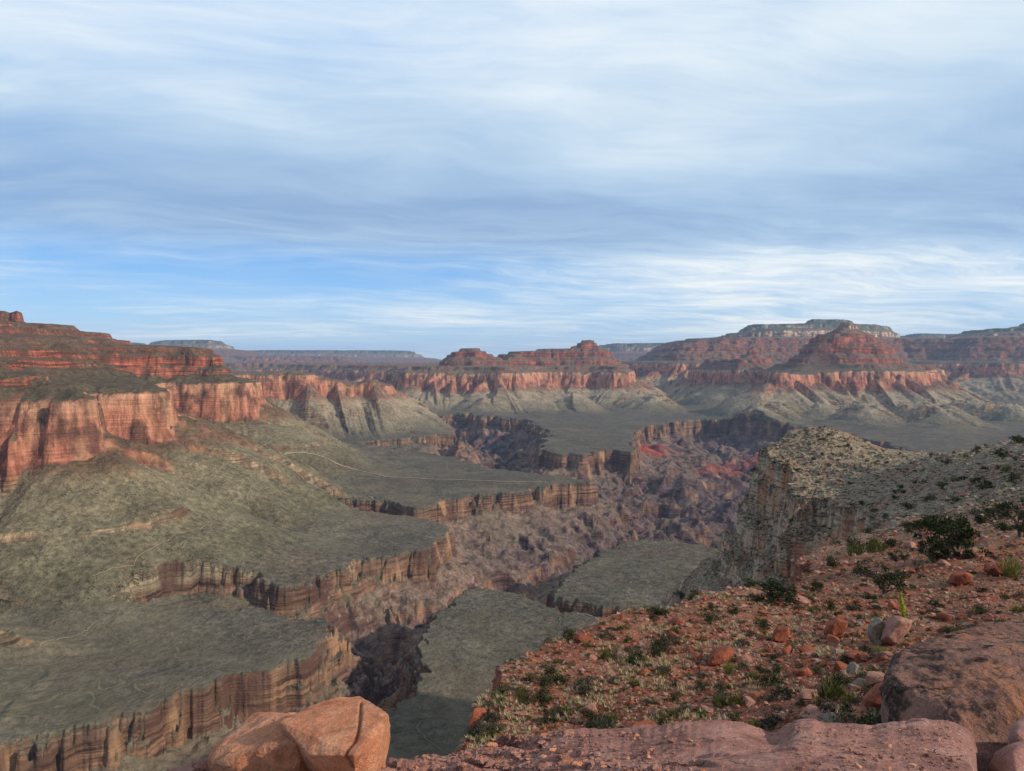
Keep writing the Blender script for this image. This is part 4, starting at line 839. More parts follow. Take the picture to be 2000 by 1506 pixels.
def place_rock(px, py, w_px, kind, adj=None, hw=None, label=None, rotz=None, tilt=0.0, pos=None, proto=None, sink=0.22):
    p = pos or ray_ground(px, py)
    if p is None: return None
    x, y, g = p; s = w_px/FPX*y
    me = rnd.choice(RM[kind]) if proto is None else RM[kind][proto]
    o = bpy.data.objects.new('rock', me); col.objects.link(o)
    h = hw if hw else rnd.uniform(0.6, 1.0)
    o.scale = (s, s*rnd.uniform(0.7, 1.1), s*h); o.rotation_euler = (rnd.uniform(-.25, .25), tilt+rnd.uniform(-.2, .2), rnd.uniform(0, 6.28) if rotz is None else rotz)
    o.location = (x, y, g+s*h*sink*0.5)
    if label: tag(o, label, 'boulder' if w_px > 34 else 'rock')
    else: PLACED.append((o, (adj or kind)+' rock', 'rock', px, py, 'rocks scattered over the slope', w_px))
    return o
def custom_boulder(pts, mat, label, seed, target=0.05, rnd_=2, amp=0.04, name='boulder'):
    V, F = boulder(pts, target, 0, amp*0.45, 0.5, seed, 0.012, 0.012, amp*0.7, 7)
    o = mesh_np(name, V, F, None, mat)
    try: o.data.set_sharp_from_angle(angle=math.radians(24))
    except Exception: pass
    return tag(o, label, 'boulder')
def box_from_sil(sil, d, thick, lift=0.0):
    """points of a solid whose visible outline is sil, standing at depth d, thick metres deep"""
    out = []
    cx = sum(p[0] for p in sil)/len(sil); cy = sum(p[1] for p in sil)/len(sil)
    for (a, b) in sil:
        out.append(at_d(a, b, d)); q = at_d(cx+(a-cx)*0.8, cy+(b-cy)*0.75, d-thick*0.5); out.append(q)
        q = at_d(a, b, d); out.append((q[0]*1.0+(at_d(cx, cy, d)[0]-q[0])*0.25, d+thick*0.6, q[2]-0.1*thick))
    return out
def sil_boulder(sil, mat, label, seed, thick=None, rnd_=2, amp=None, dy=0):
    bx = sum(p[0] for p in sil)/len(sil); by = max(p[1] for p in sil)
    g = ray_ground(bx, by-2); d = g[1] if g else 30.0
    wd = (max(p[0] for p in sil)-min(p[0] for p in sil))/FPX*d
    th = thick if thick else wd*0.8
    return custom_boulder(box_from_sil(sil, d+dy, th), mat, label, seed, max(0.03, wd/60), rnd_, amp if amp else wd*0.05)
def flat_rock(sil, mat, label, k):
    xs = [q[0] for q in sil]; ys = [q[1] for q in sil]; kd = {'M_RED': 'red'}
    place_rock(sum(xs)/len(xs), max(ys)-2, (max(xs)-min(xs))*1.05, 'red' if mat is M_RED else ('grey' if mat is M_GREY else 'rose'), hw=0.85*(max(ys)-min(ys))/(max(xs)-min(xs))*1.3, label=label, sink=0.3, rotz=k*1.3)
sil_boulder([(1698, 1240), (1702, 1222), (1722, 1208), (1732, 1212), (1730, 1226), (1722, 1240), (1714, 1258), (1706, 1258)], M_GREY, 'pale grey boulder with dark underside, left one of the leaning pair', 41)
sil_boulder([(1725, 1252), (1738, 1222), (1760, 1207), (1782, 1212), (1776, 1230), (1760, 1245), (1752, 1258), (1735, 1262)], M_ROSE, 'rosy grey boulder with dark underside, right one of the leaning pair', 42)
sil_boulder([(1612, 1242), (1616, 1222), (1640, 1210), (1656, 1212), (1656, 1226), (1645, 1238), (1625, 1246)], M_RED, 'rust red flat faced boulder left of the leaning grey pair', 43)
sil_boulder([(1510, 1250), (1514, 1235), (1528, 1224), (1540, 1224), (1543, 1240), (1532, 1256), (1514, 1257)], M_RED, 'rust red egg shaped boulder standing upright on the slope', 44)
sil_boulder([(1380, 1302), (1386, 1285), (1402, 1272), (1428, 1264), (1432, 1280), (1420, 1292), (1396, 1302)], M_RED, 'rusty tilted flat boulder in the middle of the slope', 45)
flat_rock([(1683, 1330), (1690, 1308), (1715, 1298), (1738, 1302), (1742, 1316), (1730, 1332), (1705, 1340), (1684, 1338)], M_ROSE, 'rounded rose boulder just above the orange one by the dark boulder', 46)
sil_boulder([(1690, 1378), (1692, 1362), (1716, 1346), (1740, 1336), (1742, 1350), (1744, 1372), (1730, 1386), (1700, 1388)], M_RED, 'orange red angular boulder against the left side of the dark boulder', 47)
flat_rock([(1560, 1362), (1562, 1344), (1580, 1330), (1598, 1326), (1612, 1340), (1608, 1356), (1590, 1366)], M_ROSE, 'mottled pinkish boulder under the tall green bush', 48)
flat_rock([(1560, 1392), (1562, 1378), (1590, 1372), (1606, 1362), (1645, 1358), (1650, 1370), (1630, 1382), (1600, 1398), (1572, 1400)], M_ROSE, 'long flat rose slab lying above the pink ledge', 49)
flat_rock([(1592, 1408), (1600, 1392), (1630, 1376), (1648, 1376), (1636, 1396), (1624, 1412), (1604, 1414)], M_GREY, 'grey leaning slab below the long rose slab', 50)
flat_rock([(1215, 1430), (1225, 1420), (1262, 1402), (1278, 1402), (1282, 1414), (1258, 1428), (1232, 1434)], M_RED, 'flat rust red slab showing just above the pink ledge', 51)
sil_boulder([(1855, 1138), (1862, 1124), (1888, 1118), (1902, 1124), (1900, 1136), (1875, 1146)], M_RED, 'stacked red slab just below the biggest dark juniper', 52)
sil_boulder([(1930, 1118), (1932, 1104), (1965, 1100), (1980, 1106), (1978, 1120), (1950, 1126)], M_RED, 'blocky red slab beside the feathery green bush', 53)
sil_boulder([(1395, 1290), (1402, 1272), (1412, 1268), (1424, 1280), (1420, 1296), (1404, 1300)][::-1], M_RED, 'small rusty block tucked behind the tilted flat boulder', 54)
place_rock(938, 1402, 62, 'red', hw=1.15, label='dark red overhanging ledge block at the lower left tip of the slope', sink=-.3, proto=1)
place_rock(965, 1385, 40, 'red', hw=0.8, label='flat red block behind the overhanging one at the slope tip', sink=-.2, proto=3)
0 and sil_boulder([(916, 1392), (918, 1364), (930, 1352), (960, 1344), (980, 1350), (978, 1364), (952, 1376), (944, 1394)], M_RED, 'dark red overhanging ledge block at the lower left tip of the slope', 55, thick=1.2)
0 and sil_boulder([(772, 1458), (790, 1436), (822, 1424), (846, 1430), (850, 1448), (822, 1466), (790, 1472)], M_GREY, 'lower left pale grey outcrop block under the red ledge tip', 58, thick=3)
0 and sil_boulder([(836, 1412), (850, 1392), (878, 1382), (908, 1388), (916, 1412), (892, 1436), (856, 1440)], M_GREY, 'upper right pale grey outcrop block against the red ledge tip', 59, thick=3)
0 and sil_boulder([(862, 1462), (868, 1442), (900, 1432), (918, 1444), (912, 1464), (884, 1470)], M_GREY, 'small grey outcrop block between the two larger ones and the pink rim', 60, thick=2)
for q_, (a_, b_, c_, l_) in enumerate([(1362, 1168, 34, 'left dark grey block of the rim outcrop where the cliff base meets the red slope'), (1384, 1160, 38, 'tall dark grey block of the rim outcrop where the cliff base meets the red slope'), (1404, 1152, 26, 'right dark grey block of the rim outcrop under the grey cliff')]): place_rock(a_, b_, c_, 'grey', hw=1.1, label=l_, sink=-.2, proto=q_ % 3)
for q_ in range(22):
    a_, b_ = 775+(q_ % 8)*19+7*math.sin(q_*3.1), 1462-(q_ % 8)*11-(q_//8)*9+6*math.cos(q_*2.3); place_rock(a_, b_, 16+26*abs(math.sin(q_*1.7)), 'grey', adj='pale grey outcrop', hw=0.9, sink=-.1)
# ================================================================== PLANTS
def leaf_mat(name, c1, c2, tr=0.15):
    m, n = new_mat(name)
    oi = n.node('ShaderNodeObjectInfo'); g = n.node('ShaderNodeNewGeometry')
    f = n.math('ADD', n.math('MULTIPLY', g.outputs['Random Per Island'], 0.75), n.math('MULTIPLY', oi.outputs['Random'], 0.25))
    c = n.ramp(f, [(0.0, c1), (1.0, c2)])
    finish(n, c, 0.85, spec=0.1)
    return m
M_SAGE = leaf_mat('sage_leaf', (0.024, 0.030, 0.022), (0.085, 0.092, 0.068))
M_OLIVE = leaf_mat('olive_twig', (0.040, 0.050, 0.014), (0.14, 0.15, 0.040))
M_GREEN = leaf_mat('dark_green_leaf', (0.012, 0.019, 0.009), (0.052, 0.062, 0.026))
M_JUN = leaf_mat('juniper_needle', (0.012, 0.020, 0.009), (0.050, 0.066, 0.024))
M_YUC = leaf_mat('yucca_blade', (0.040, 0.060, 0.026), (0.15, 0.18, 0.075))
M_STRAW = leaf_mat('dry_grass', (0.24, 0.19, 0.11), (0.52, 0.44, 0.28))
M_STALK = leaf_mat('stalk_yellow', (0.28, 0.33, 0.035), (0.46, 0.50, 0.07))
M_FEATHER = leaf_mat('feathery_green', (0.06, 0.085, 0.02), (0.17, 0.21, 0.055))
def bark():
    m, n = new_mat('bark'); P = n.node('ShaderNodeTexCoord').outputs['Object']
    c = n.ramp(n.noise(n.scale3(P, (6, 6, 1.2)), 3, 5, 0.6), [(0.3, (0.045, 0.034, 0.026)), (0.7, (0.15, 0.12, 0.095))]); finish(n, c, 0.95); return m
M_BARK = bark()
def mesh_raw(name, V, F, mat, smooth=False):
    V = np.asarray(V, np.float32); F = np.asarray(F, np.int32)
    me = bpy.data.meshes.new(name); k = F.shape[1]
    me.vertices.add(len(V)); me.vertices.foreach_set('co', V.ravel()); me.loops.add(F.size); me.loops.foreach_set('vertex_index', F.ravel())
    me.polygons.add(len(F)); me.polygons.foreach_set('loop_start', np.arange(0, F.size, k, dtype=np.int32)); me.update(calc_edges=True)
    me.polygons.foreach_set('use_smooth', np.full(len(F), smooth, bool)); me.materials.append(mat); return me
def leaves(C, size, r, up=0.0, slim=0.45, dirs=None):
    """one small pointed leaf quad at each centre"""
    n = len(C); d = r.normal(size=(n, 3)) if dirs is None else dirs+0.35*r.normal(size=(n, 3)); d[:, 2] += up; d /= np.linalg.norm(d, axis=1, keepdims=True)+1e-9
    q = np.cross(d, r.normal(size=(n, 3))); q /= np.linalg.norm(q, axis=1, keepdims=True)+1e-9
    L = (size*(0.6+0.8*r.rand(n)))[:, None]; W = L*slim
    V = np.stack([C-d*L*0.5, C+q*W*0.5, C+d*L*0.5, C-q*W*0.5], 1).reshape(-1, 3); F = np.arange(4*n).reshape(n, 4); return V, F
def tubes(paths, seg=5):
    """paths: list of (points, radii)"""
    Vs, Fs, o = [], [], 0
    for pts, rad in paths:
        pts = np.array(pts, float); m = len(pts)
        for i in range(m):
            t = pts[min(i+1, m-1)]-pts[max(i-1, 0)]; t /= np.linalg.norm(t)+1e-9
            a = np.cross(t, (0.3, 0.9, 0.2)); a /= np.linalg.norm(a)+1e-9; b = np.cross(t, a)
            for k in range(seg):
                th = 2*math.pi*k/seg; Vs.append(pts[i]+rad[i]*(a*math.cos(th)+b*math.sin(th)))
        for i in range(m-1):
            for k in range(seg):
                Fs.append((o+i*seg+k, o+i*seg+(k+1) % seg, o+(i+1)*seg+(k+1) % seg, o+(i+1)*seg+k))
        o += m*seg
    return np.array(Vs), np.array(Fs)
def branchy(r, n, h, spread, r0, sub=3, bend=0.15):
    ps = []; tips = []
    for i in range(n):
        a = r.rand()*6.283; e = r.uniform(0.25, 1.0)
        tip = np.array([math.cos(a)*spread*e, math.sin(a)*spread*e, h*r.uniform(0.6, 1.0)*(1.1-0.35*e)])
        p = [np.zeros(3)]; 
        for k in range(1, 5): p.append(tip*k/4+np.array([0, 0, 0.12*h*math.sin(k/4*math.pi)])+r.normal(size=3)*bend*0.3*h*(k/4))
        ps.append((p, [r0*(1-0.8*k/4) for k in range(5)])); tips.append(p[-1])
        for s in range(sub):
            k = r.randint(2, 4); q0 = p[k]; dq = (p[-1]-q0)*r.uniform(0.5, 1.0)+r.normal(size=3)*0.22*h
            ps.append(([q0, q0+dq*0.5+r.normal(size=3)*0.03*h, q0+dq], [r0*0.4, r0*0.25, r0*0.1])); tips.append(q0+dq)
    return ps, np.array(tips)
def shrub_proto(i, kind):
    """unit shrub, about 1 wide"""
    r = np.random.RandomState(300+i)
    if kind == 'sage':
        n = 650; d = r.normal(size=(n, 3)); d[:, 2] = np.abs(d[:, 2]); d /= np.linalg.norm(d, axis=1, keepdims=True)
        lump = 1+0.22*np.sin(d[:, 0]*5+i)*np.cos(d[:, 1]*6+i*2)+0.10*r.normal(size=n)
        C = d*np.array([0.46, 0.46, 0.40])*(lump*r.uniform(0.55, 1.0, n)**0.4)[:, None]; return leaves(C, 0.085, r, 0.3, 0.4, dirs=d), M_SAGE
    if kind == 'olive':
        n = 560; d = r.normal(size=(n, 3)); d[:, 2] = np.abs(d[:, 2])*1.1; d /= np.linalg.norm(d, axis=1, keepdims=True)
        C = d*np.array([0.45, 0.45, 0.50])*(r.uniform(0.35, 1.0, n)**0.6*(1+0.2*np.sin(d[:, 0]*7+i*3)))[:, None]; dd = d.copy(); dd[:, 2] += 0.9; return leaves(C, 0.16, r, 0.4, 0.16, dirs=dd), M_OLIVE
    if kind == 'green':
        n = 720; cl = r.normal(size=(9, 3))*np.array([0.22, 0.22, 0.10])+np.array([0, 0, 0.28]); k = r.randint(0, 9, n)
        C = cl[k]+r.normal(size=(n, 3))*np.array([0.11, 0.11, 0.10]); C[:, 2] = np.abs(C[:, 2]); return leaves(C, 0.085, r, 0.2, 0.5), M_GREEN
    if kind == 'yucca':
        n = 110; d = r.normal(size=(n, 3)); d[:, 2] = np.abs(d[:, 2])+0.25; d /= np.linalg.norm(d, axis=1, keepdims=True)
        L = r.uniform(0.38, 0.55, n); q = np.cross(d, r.normal(size=(n, 3))); q /= np.linalg.norm(q, axis=1, keepdims=True)
        V = np.stack([d*0.03-q*0.012, d*0.03+q*0.012, d*(L*0.6)[:, None]+q*0.016, d*L[:, None]], 1).reshape(-1, 3); V[:, 2] += 0.02; return (V, np.arange(4*n).reshape(n, 4)), M_YUC
    if kind == 'bare':
        ps, tips = branchy(r, 16, 0.6, 0.42, 0.012, 4, 0.2); V, F = tubes(ps, 4); return (V, F), M_BARK
    if kind == 'feather':
        n = 900; a = r.rand(n)*6.283; e = r.rand(n)**0.6; h = r.rand(n)
        base = np.stack([np.cos(a)*e*0.5*(0.3+h*0.7), np.sin(a)*e*0.5*(0.3+h*0.7), h*0.9*(1.05-0.4*e)], 1); d = base.copy(); d[:, 2] += 0.4; return leaves(base, 0.17, r, 0.5, 0.10, dirs=d), M_FEATHER
PROT = {}
for kind in ('sage', 'olive', 'green', 'yucca', 'bare', 'feather'):
    PROT[kind] = []
    for i in range(4):
        (V, F), mt = shrub_proto(i*7+hash_k if (hash_k := {'sage': 1, 'olive': 2, 'green': 3, 'yucca': 4, 'bare': 5, 'feather': 6}[kind]) else 0, kind)
        PROT[kind].append(mesh_raw(kind+'_foliage', V, F, mt))
rs_ = np.random.RandomState(77)
ps, _t = branchy(rs_, 7, 0.42, 0.36, 0.018, 2); V, F = tubes(ps, 4); STEM = mesh_raw('stems', V, F, M_BARK)
ADJ = {'sage': 'grey green rounded shrub', 'olive': 'yellow green twiggy shrub', 'green': 'dark green shrub', 'yucca': 'spiky yucca rosette', 'bare': 'leafless twiggy bush', 'feather': 'feathery bright green bush'}
CAT = {'sage': 'shrub', 'olive': 'shrub', 'green': 'shrub', 'yucca': 'yucca', 'bare': 'bush', 'feather': 'bush'}
NM = {'sage': 'sage_shrub', 'olive': 'olive_shrub', 'green': 'green_shrub', 'yucca': 'yucca_plant', 'bare': 'bare_bush', 'feather': 'feathery_bush'}
def place_shrub(px, py, w_px, kind, label=None, h=None, parts=None):
    p = ray_ground(px, py)
    if p is None: return None
    x, y, g = p; s = w_px/FPX*y
    if parts is None: parts = w_px > 30
    me = rnd.choice(PROT[kind]); hh = h if h else rnd.uniform(0.8, 1.25)
    if parts and kind in ('sage', 'olive', 'green', 'feather'):
        root = bpy.data.objects.new(NM[kind], None); col.objects.link(root); root.location = (x, y, g-0.03*s); root.rotation_euler = (0, 0, rnd.uniform(0, 6.28)); root.scale = (s, s, s*hh)
        for nm, m_ in (('foliage', me), ('stems', STEM)):
            c = bpy.data.objects.new(nm, m_); col.objects.link(c); c.parent = root
        o = root
    else:
        o = bpy.data.objects.new(NM[kind], me); col.objects.link(o); o.location = (x, y, g-0.03*s); o.rotation_euler = (rnd.uniform(-.1, .1), rnd.uniform(-.1, .1), rnd.uniform(0, 6.28)); o.scale = (s, s, s*hh)
    if label: tag(o, label, CAT[kind])
    else: PLACED.append((o, ADJ[kind], CAT[kind], px, py, 'shrubs scattered over the slope', w_px))
    return o
# trees: gnarled trunk, limbs and a crown of leaf clumps
def tree(px, py, w_px, h_px, label, seed, nlimb=9, dens=1.0, name='juniper_tree', mat=None, lean=0.0, gap=0.0):
    p = ray_ground(px, py)
    if p is None: print('no ground', px, py); return
    x, y, g = p; W = w_px/FPX*y; H = h_px/FPX*y; r = np.random.RandomState(seed)
    root = bpy.data.objects.new(name, None); col.objects.link(root); root.location = (x, y, g-0.05*H); tag(root, label, 'tree')
    ps = []; tips = []
    tr = [np.array([0, 0, 0.0])]
    for k in range(1, 5): tr.append(np.array([lean*W*k/4+0.05*W*r.normal(), 0.05*W*r.normal(), H*0.6*k/4]))
    ps.append((tr, [0.055*W*(1-0.6*k/4) for k in range(5)]))
    for i in range(nlimb):
        k = r.randint(0, 5) if i > 2 else 1; q0 = tr[k]; a = 6.283*(i/nlimb)+r.normal()*0.4; e = r.uniform(0.55, 1.0)
        tip = np.array([math.cos(a)*W*0.5*e+lean*W*0.5, math.sin(a)*W*0.45*e, H*r.uniform(0.30, 0.95)*(1.0-0.30*e)])
        if tip[2] < q0[2]: tip[2] = q0[2]+0.05*H
        mid = (q0+tip)/2+r.normal(size=3)*0.05*W; ps.append(([q0, mid, tip], [0.026*W, 0.016*W, 0.006*W])); tips.append(tip)
        for s_ in range(3):
            t2 = mid+(tip-mid)*r.uniform(0.2, 1.2)+r.normal(size=3)*0.12*W*np.array([1, 1, .6]); t2[2] = max(t2[2], 0.12*H); ps.append(([mid, (mid+t2)/2+r.normal(size=3)*0.02*W, t2], [0.012*W, 0.008*W, 0.003*W])); tips.append(t2)
    tips.append(tr[-1]+np.array([0, 0, 0.25*H])); tips.append(tr[-1]+np.array([0.1*W, 0, 0.15*H]))
    V, F = tubes(ps, 6); c = bpy.data.objects.new('trunk', mesh_raw('trunk', V, F, M_BARK, True)); col.objects.link(c); c.parent = root
    tips = np.array(tips); n = int(2600*dens); k = r.randint(0, len(tips), n); rad = (0.085+0.05*r.rand(len(tips)))[k][:, None]*W
    d = r.normal(size=(n, 3)); d /= np.linalg.norm(d, axis=1, keepdims=True); C = tips[k]+d*rad*(r.rand(n, 1)**0.45)*np.array([1, 1, 0.75])
    C[:, 2] = np.clip(C[:, 2], 0.05*H, H*1.03)
    V, F = leaves(C, max(0.045*W, 0.05), r, 0.25, 0.5, dirs=d); c = bpy.data.objects.new('crown', mesh_raw('crown', V, F, mat or M_JUN)); col.objects.link(c); c.parent = root
TREES = [(1858, 1090, 112, 98, 'biggest dark juniper, dense and spreading, on the slope right of the grey cliff', 1, 14, 2.2, 0),
         (1826, 1100, 66, 60, 'low juniper merging into the left side of the biggest dark juniper', 2, 9, 1.4, -.1),
         (1722, 1165, 84, 76, 'open branched dark pinyon above the leaning grey boulders', 3, 10, 1.0, 0),
         (1752, 1100, 40, 30, 'small dark pinyon just left of the biggest juniper', 4, 8, .9, 0),
         (1508, 1180, 84, 56, 'bushy dark juniper at the foot of the grey cliff', 5, 10, 1.3, 0),
         (1590, 1160, 40, 30, 'small dark juniper against the base of the cliff, right of the bushy one', 6, 8, .9, 0),
         (1941, 1018, 44, 42, 'round juniper standing alone on the red patch', 7, 8, 1.0, 0),
         (1994, 1050, 84, 92, 'tall dark pinyon cut off by the right border, above the feathery bush', 8, 10, 1.3, 0),
         (1388, 1218, 40, 34, 'scraggly dark bushy tree on the rim near the cliff base', 9, 9, .8, .1),
         (1918, 960, 36, 34, 'dark juniper on the upper slope above the red patch', 10, 8, 1.0, 0),
         (1955, 900, 30, 28, 'dark juniper high on the ridge near the skyline', 11, 8, 1.0, 0),
         (1990, 866, 30, 18, 'dark flat topped juniper on the skyline at the right border', 12, 8, 1.0, 0),
         (1848, 908, 18, 16, 'small round juniper on the saddle right of the promontory', 13, 7, .8, 0),
         (1906, 888, 16, 20, 'upright small juniper on the skyline ridge', 14, 7, .8, 0),
         (1819, 893, 12, 11, 'tiny round juniper on the saddle rim', 15, 6, .6, 0),
         (1757, 893, 10, 9, 'tiny juniper at the yellowish end of the promontory top', 16, 6, .5, 0),
         (1644, 843, 10, 9, 'left one of the two tiny junipers on the promontory summit', 17, 6, .5, 0),
         (1657, 843, 10, 8, 'right one of the two tiny junipers on the promontory summit', 18, 6, .5, 0),
         (1689, 846, 14, 7, 'low tiny juniper on the promontory summit right of the pair', 19, 6, .5, 0),
         (1826, 1190, 26, 16, 'small juniper in the rubble below the biggest dark one', 20, 7, .8, 0)]
for a in TREES: tree(a[0], a[1], a[2], a[3], a[4], a[5], a[6], a[7], lean=a[8])
# hand placed shrubs
HS = [(1205, 1278, 38, 'bare', 'large twiggy dark bush standing alone on the open red slope', .9), (1146, 1262, 30, 'olive', 'bright olive shrub near the red rim, upper of two', .5), (1150, 1282, 18, 'olive', 'smaller bright olive shrub below the upper one near the rim', .7), (1216, 1230, 34, 'olive', 'low olive shrub right at the rim edge', .5),
      (1279, 1210, 20, 'sage', 'round grey shrub on the rim edge', .9), (1075, 1320, 34, 'green', 'leafy grey green shrub on the red slope left of the twiggy bush', .9), (1000, 1356, 30, 'sage', 'grey round shrub on the bare red soil above the ledge tip', .9), (1340, 1275, 30, 'bare', 'dark twiggy shrub beside the boulder field', 1.0),
      (1296, 1322, 30, 'olive', 'dark olive shrub below the twiggy bushes', .8), (1159, 1436, 40, 'green', 'dark leafy shrub rising behind the pink slab', .8), (1502, 1424, 48, 'sage', 'round grey green shrub behind the pink slab edge', .85), (1652, 1412, 54, 'sage', 'large round blue grey shrub beside the grey leaning slab', .8),
      (1632, 1340, 40, 'green', 'tall loose green bush in the boulder field', 1.3), (1626, 1366, 32, 'olive', 'bright green lower part bush under the tall loose one', .9), (1718, 1286, 36, 'feather', 'blue green bush below the leaning grey boulders', .7), (1764, 1296, 40, 'yucca', 'spiky green yucca on top edge of the dark boulder', .9),
      (1513, 1345, 34, 'yucca', 'spiky dark green shrub in the middle of the lower slope', .9), (1424, 1318, 34, 'feather', 'green feathery shrub left of the boulder field', .8), (1974, 1130, 54, 'feather', 'feathery bright green bush at the right border', .9), (1920, 1200, 44, 'green', 'long dark green bush on the rubble slope right', .5),
      (1850, 1238, 36, 'green', 'dark green bush above the dark boulder, left of the pair', .8), (1880, 1242, 40, 'olive', 'olive green bush above the dark boulder, right of the pair', .7), (1950, 1232, 60, 'green', 'wide dark green bush above the top of the dark boulder', .5), (1990, 1200, 40, 'olive', 'olive bush at the right border above the dark boulder', .7),
      (1590, 1196, 26, 'olive', 'olive shrub at the foot of the small juniper', .7), (1540, 1185, 24, 'sage', 'pale sage shrub by the bushy juniper', .6), (1486, 1218, 26, 'olive', 'olive shrub below the bushy juniper', .6), (1700, 1420, 26, 'bare', 'thin twiggy shrub behind the slab beside the dark boulder', 1.2),
      (1440, 1290, 24, 'sage', 'sage shrub on the right of the rusty tilted boulder', .8), (930, 1345+90, 40, 'green', 'dark shrub on the grey outcrop under the ledge', .8), (805, 1478, 44, 'green', 'dark green shrub beside the grey outcrop at the bottom', .9), (960, 1408, 30, 'sage', 'round sage under the overhanging red ledge', .8),
      (1700, 1170, 30, 'green', 'low dark bush at the foot of the open branched pinyon', .6), (1660, 1190, 24, 'green', 'dark low bush left of the open branched pinyon', .7), (1616, 1288, 20, 'yucca', 'small yucca between red boulders', .9), (1593, 1270, 20, 'olive', 'little olive shrub in the boulder field', .8)]
for a in HS: place_shrub(a[0], a[1], a[2], a[3], a[4], a[5])
# tall yellow green flower stalk on its rosette
p = ray_ground(1766, 1246)
if p:
    x, y, g = p; k = y/FPX
    root = bpy.data.objects.new('agave_plant', None); col.objects.link(root); root.location = (x, y, g); tag(root, 'tall pointed yellow green flower stalk leaning left among the boulders', 'agave')
    H = 90*k; sk = 1.7; pts = [(0, 0, 0), (0.4*k, 0, H*0.3), (-2*k, 0, H*0.55), (-6*k, 0, H*0.8), (-9*k, 0, H)]
    V, F = tubes([(pts, [0.9*k, 0.8*k, 0.7*k, 0.6*k, 0.3*k])], 8); c = bpy.data.objects.new('stalk', mesh_raw('stalk', V, F, M_STALK, True)); col.objects.link(c); c.parent = root
    r = np.random.RandomState(9); n = 900; u = r.rand(n); q = np.array([np.interp(u, [0, 1], [0.42, 1.0])]).ravel()
    cx_ = np.interp(q, [0.3, .55, .8, 1], [0.4*k, -2*k, -6*k, -9*k]); rad = 5.0*k*np.sin(np.clip((q-0.36)/0.64, 0, 1)*math.pi)**0.6+0.25*k; a = r.rand(n)*6.283
    C = np.stack([cx_+np.cos(a)*rad*r.rand(n)**.5, np.sin(a)*rad*r.rand(n)**.5, q*H], 1); dd = np.tile(np.array([[-.1, 0, 1.0]]), (n, 1))
    V, F = leaves(C, 4.5*k, r, 0.3, 0.25, dirs=dd*2.5); c = bpy.data.objects.new('flower_head', mesh_raw('flower_head', V, F, M_STALK)); col.objects.link(c); c.parent = root
    c = bpy.data.objects.new('rosette', PROT['yucca'][0]); col.objects.link(c); c.parent = root; c.scale = (34*k, 34*k, 30*k)
# small dead snag near the bottom tip and a bare branch fork by the junipers
for (px, py, w_, label) in [(1005-62, 1420, 16, 'small dead snag standing by the red ledge tip'), (1790, 1120, 34, 'bleached bare forked branches beside the biggest juniper')]:
    p = ray_ground(px, py)
    if p:
        x, y, g = p; s = w_/FPX*y; r = np.random.RandomState(px); ps, _t = branchy(r, 6, 1.0, 0.5, 0.035, 3, 0.3); V, F = tubes(ps, 5)
        o = bpy.data.objects.new('dead_branch', mesh_raw('dead_branch', V*s, F, M_BARK)); col.objects.link(o); o.location = (x, y, g); tag(o, label, 'dead wood')

# ---- scatter: rocks, shrubs, grass, gravel over the near land
def scatter(n, weight, tries=60000, minpx=0.0, seed=1, dmin=20, dmax=560):
    """pixel-density sampling of the near land (only where it can be seen)"""
    r = random.Random(seed); out = []; rr_ = np.random.RandomState(seed)
    A = _AREA*((RN > dmin) & (RN < dmax) & (NX/NY > -0.17) & (NX/NY < 0.73))
    cdf = np.cumsum(A.ravel()); pick = np.searchsorted(cdf, rr_.rand(tries)*cdf[-1])
    for q in pick:
        if len(out) >= n: break
        i0, j0 = divmod(int(q), NNC); j0 = min(j0, NNC-2); i0 = min(i0, NNR-2); fi, fj = r.random(), r.random()
        x = NX[i0, j0]*(1-fj)+NX[i0, j0+1]*fj; y = NY[i0, j0]*(1-fj)+NY[i0, j0+1]*fj; k_ = 1+0.0042*fi; x *= k_; y *= k_
        p = (float(x), float(y), ground_z(x, y)); px, py = topx(*p)
        if py > 1475: continue
        lm, o = ground_lime(p[0], p[1])
        if r.random() > weight(px, py, p, lm, o): continue
        out.append((px, py, p, lm, o))
    return out
def wrock(px, py, p, lm, o):
    if o > 2.5 and lm < .5: return 0.0 if px > 900 else 0.12
    if o > 1: return 0.0
    a = math.exp(-((px-1720)/300)**2-((py-1270)/130)**2)+0.22
    return a*(0.5 if lm < .5 else 0.45)
NB = 0
for px, py, p, lm, o in scatter(290, wrock, seed=3):
    y = p[1]; big = rnd.random() < 0.28
    w_ = rnd.uniform(22, 46) if big else rnd.uniform(10, 22)
    if lm > .5: w_ = min(w_*0.8, rnd.uniform(0.8, 3.0)*FPX/y); kd = 'grey' if rnd.random() < .85 else 'rose'
    else: kd = rnd.choices(['red', 'rose', 'grey'], [6, 3, 2])[0]
    if py < 960: w_ = min(w_, 10)
    place_rock(px, py, w_, kd, pos=p)
def wshrub(px, py, p, lm, o):
    if o > 3: return 0.25 if px < 930 else 0.0
    if lm > .5: return 0.8
    if p[1] > 80: return 1.0
    return 0.45 if (px < 1180 and py < 1330) else 1.0
for px, py, p, lm, o in scatter(460, wshrub, seed=4):
    y = p[1]; size = rnd.uniform(0.32, 0.80)*(1.7 if rnd.random() < .15 else 1) if y < 90 else rnd.uniform(1.2, 3.2)
    w_ = size*FPX/y
    kd = rnd.choices(['sage', 'olive', 'green', 'yucca', 'bare'], [5, 2.0, 5, 1.2, 1.5] if y < 90 else [2, 1.5, 7, 0, 0])[0]
    place_shrub(px, py, w_, kd, parts=False)
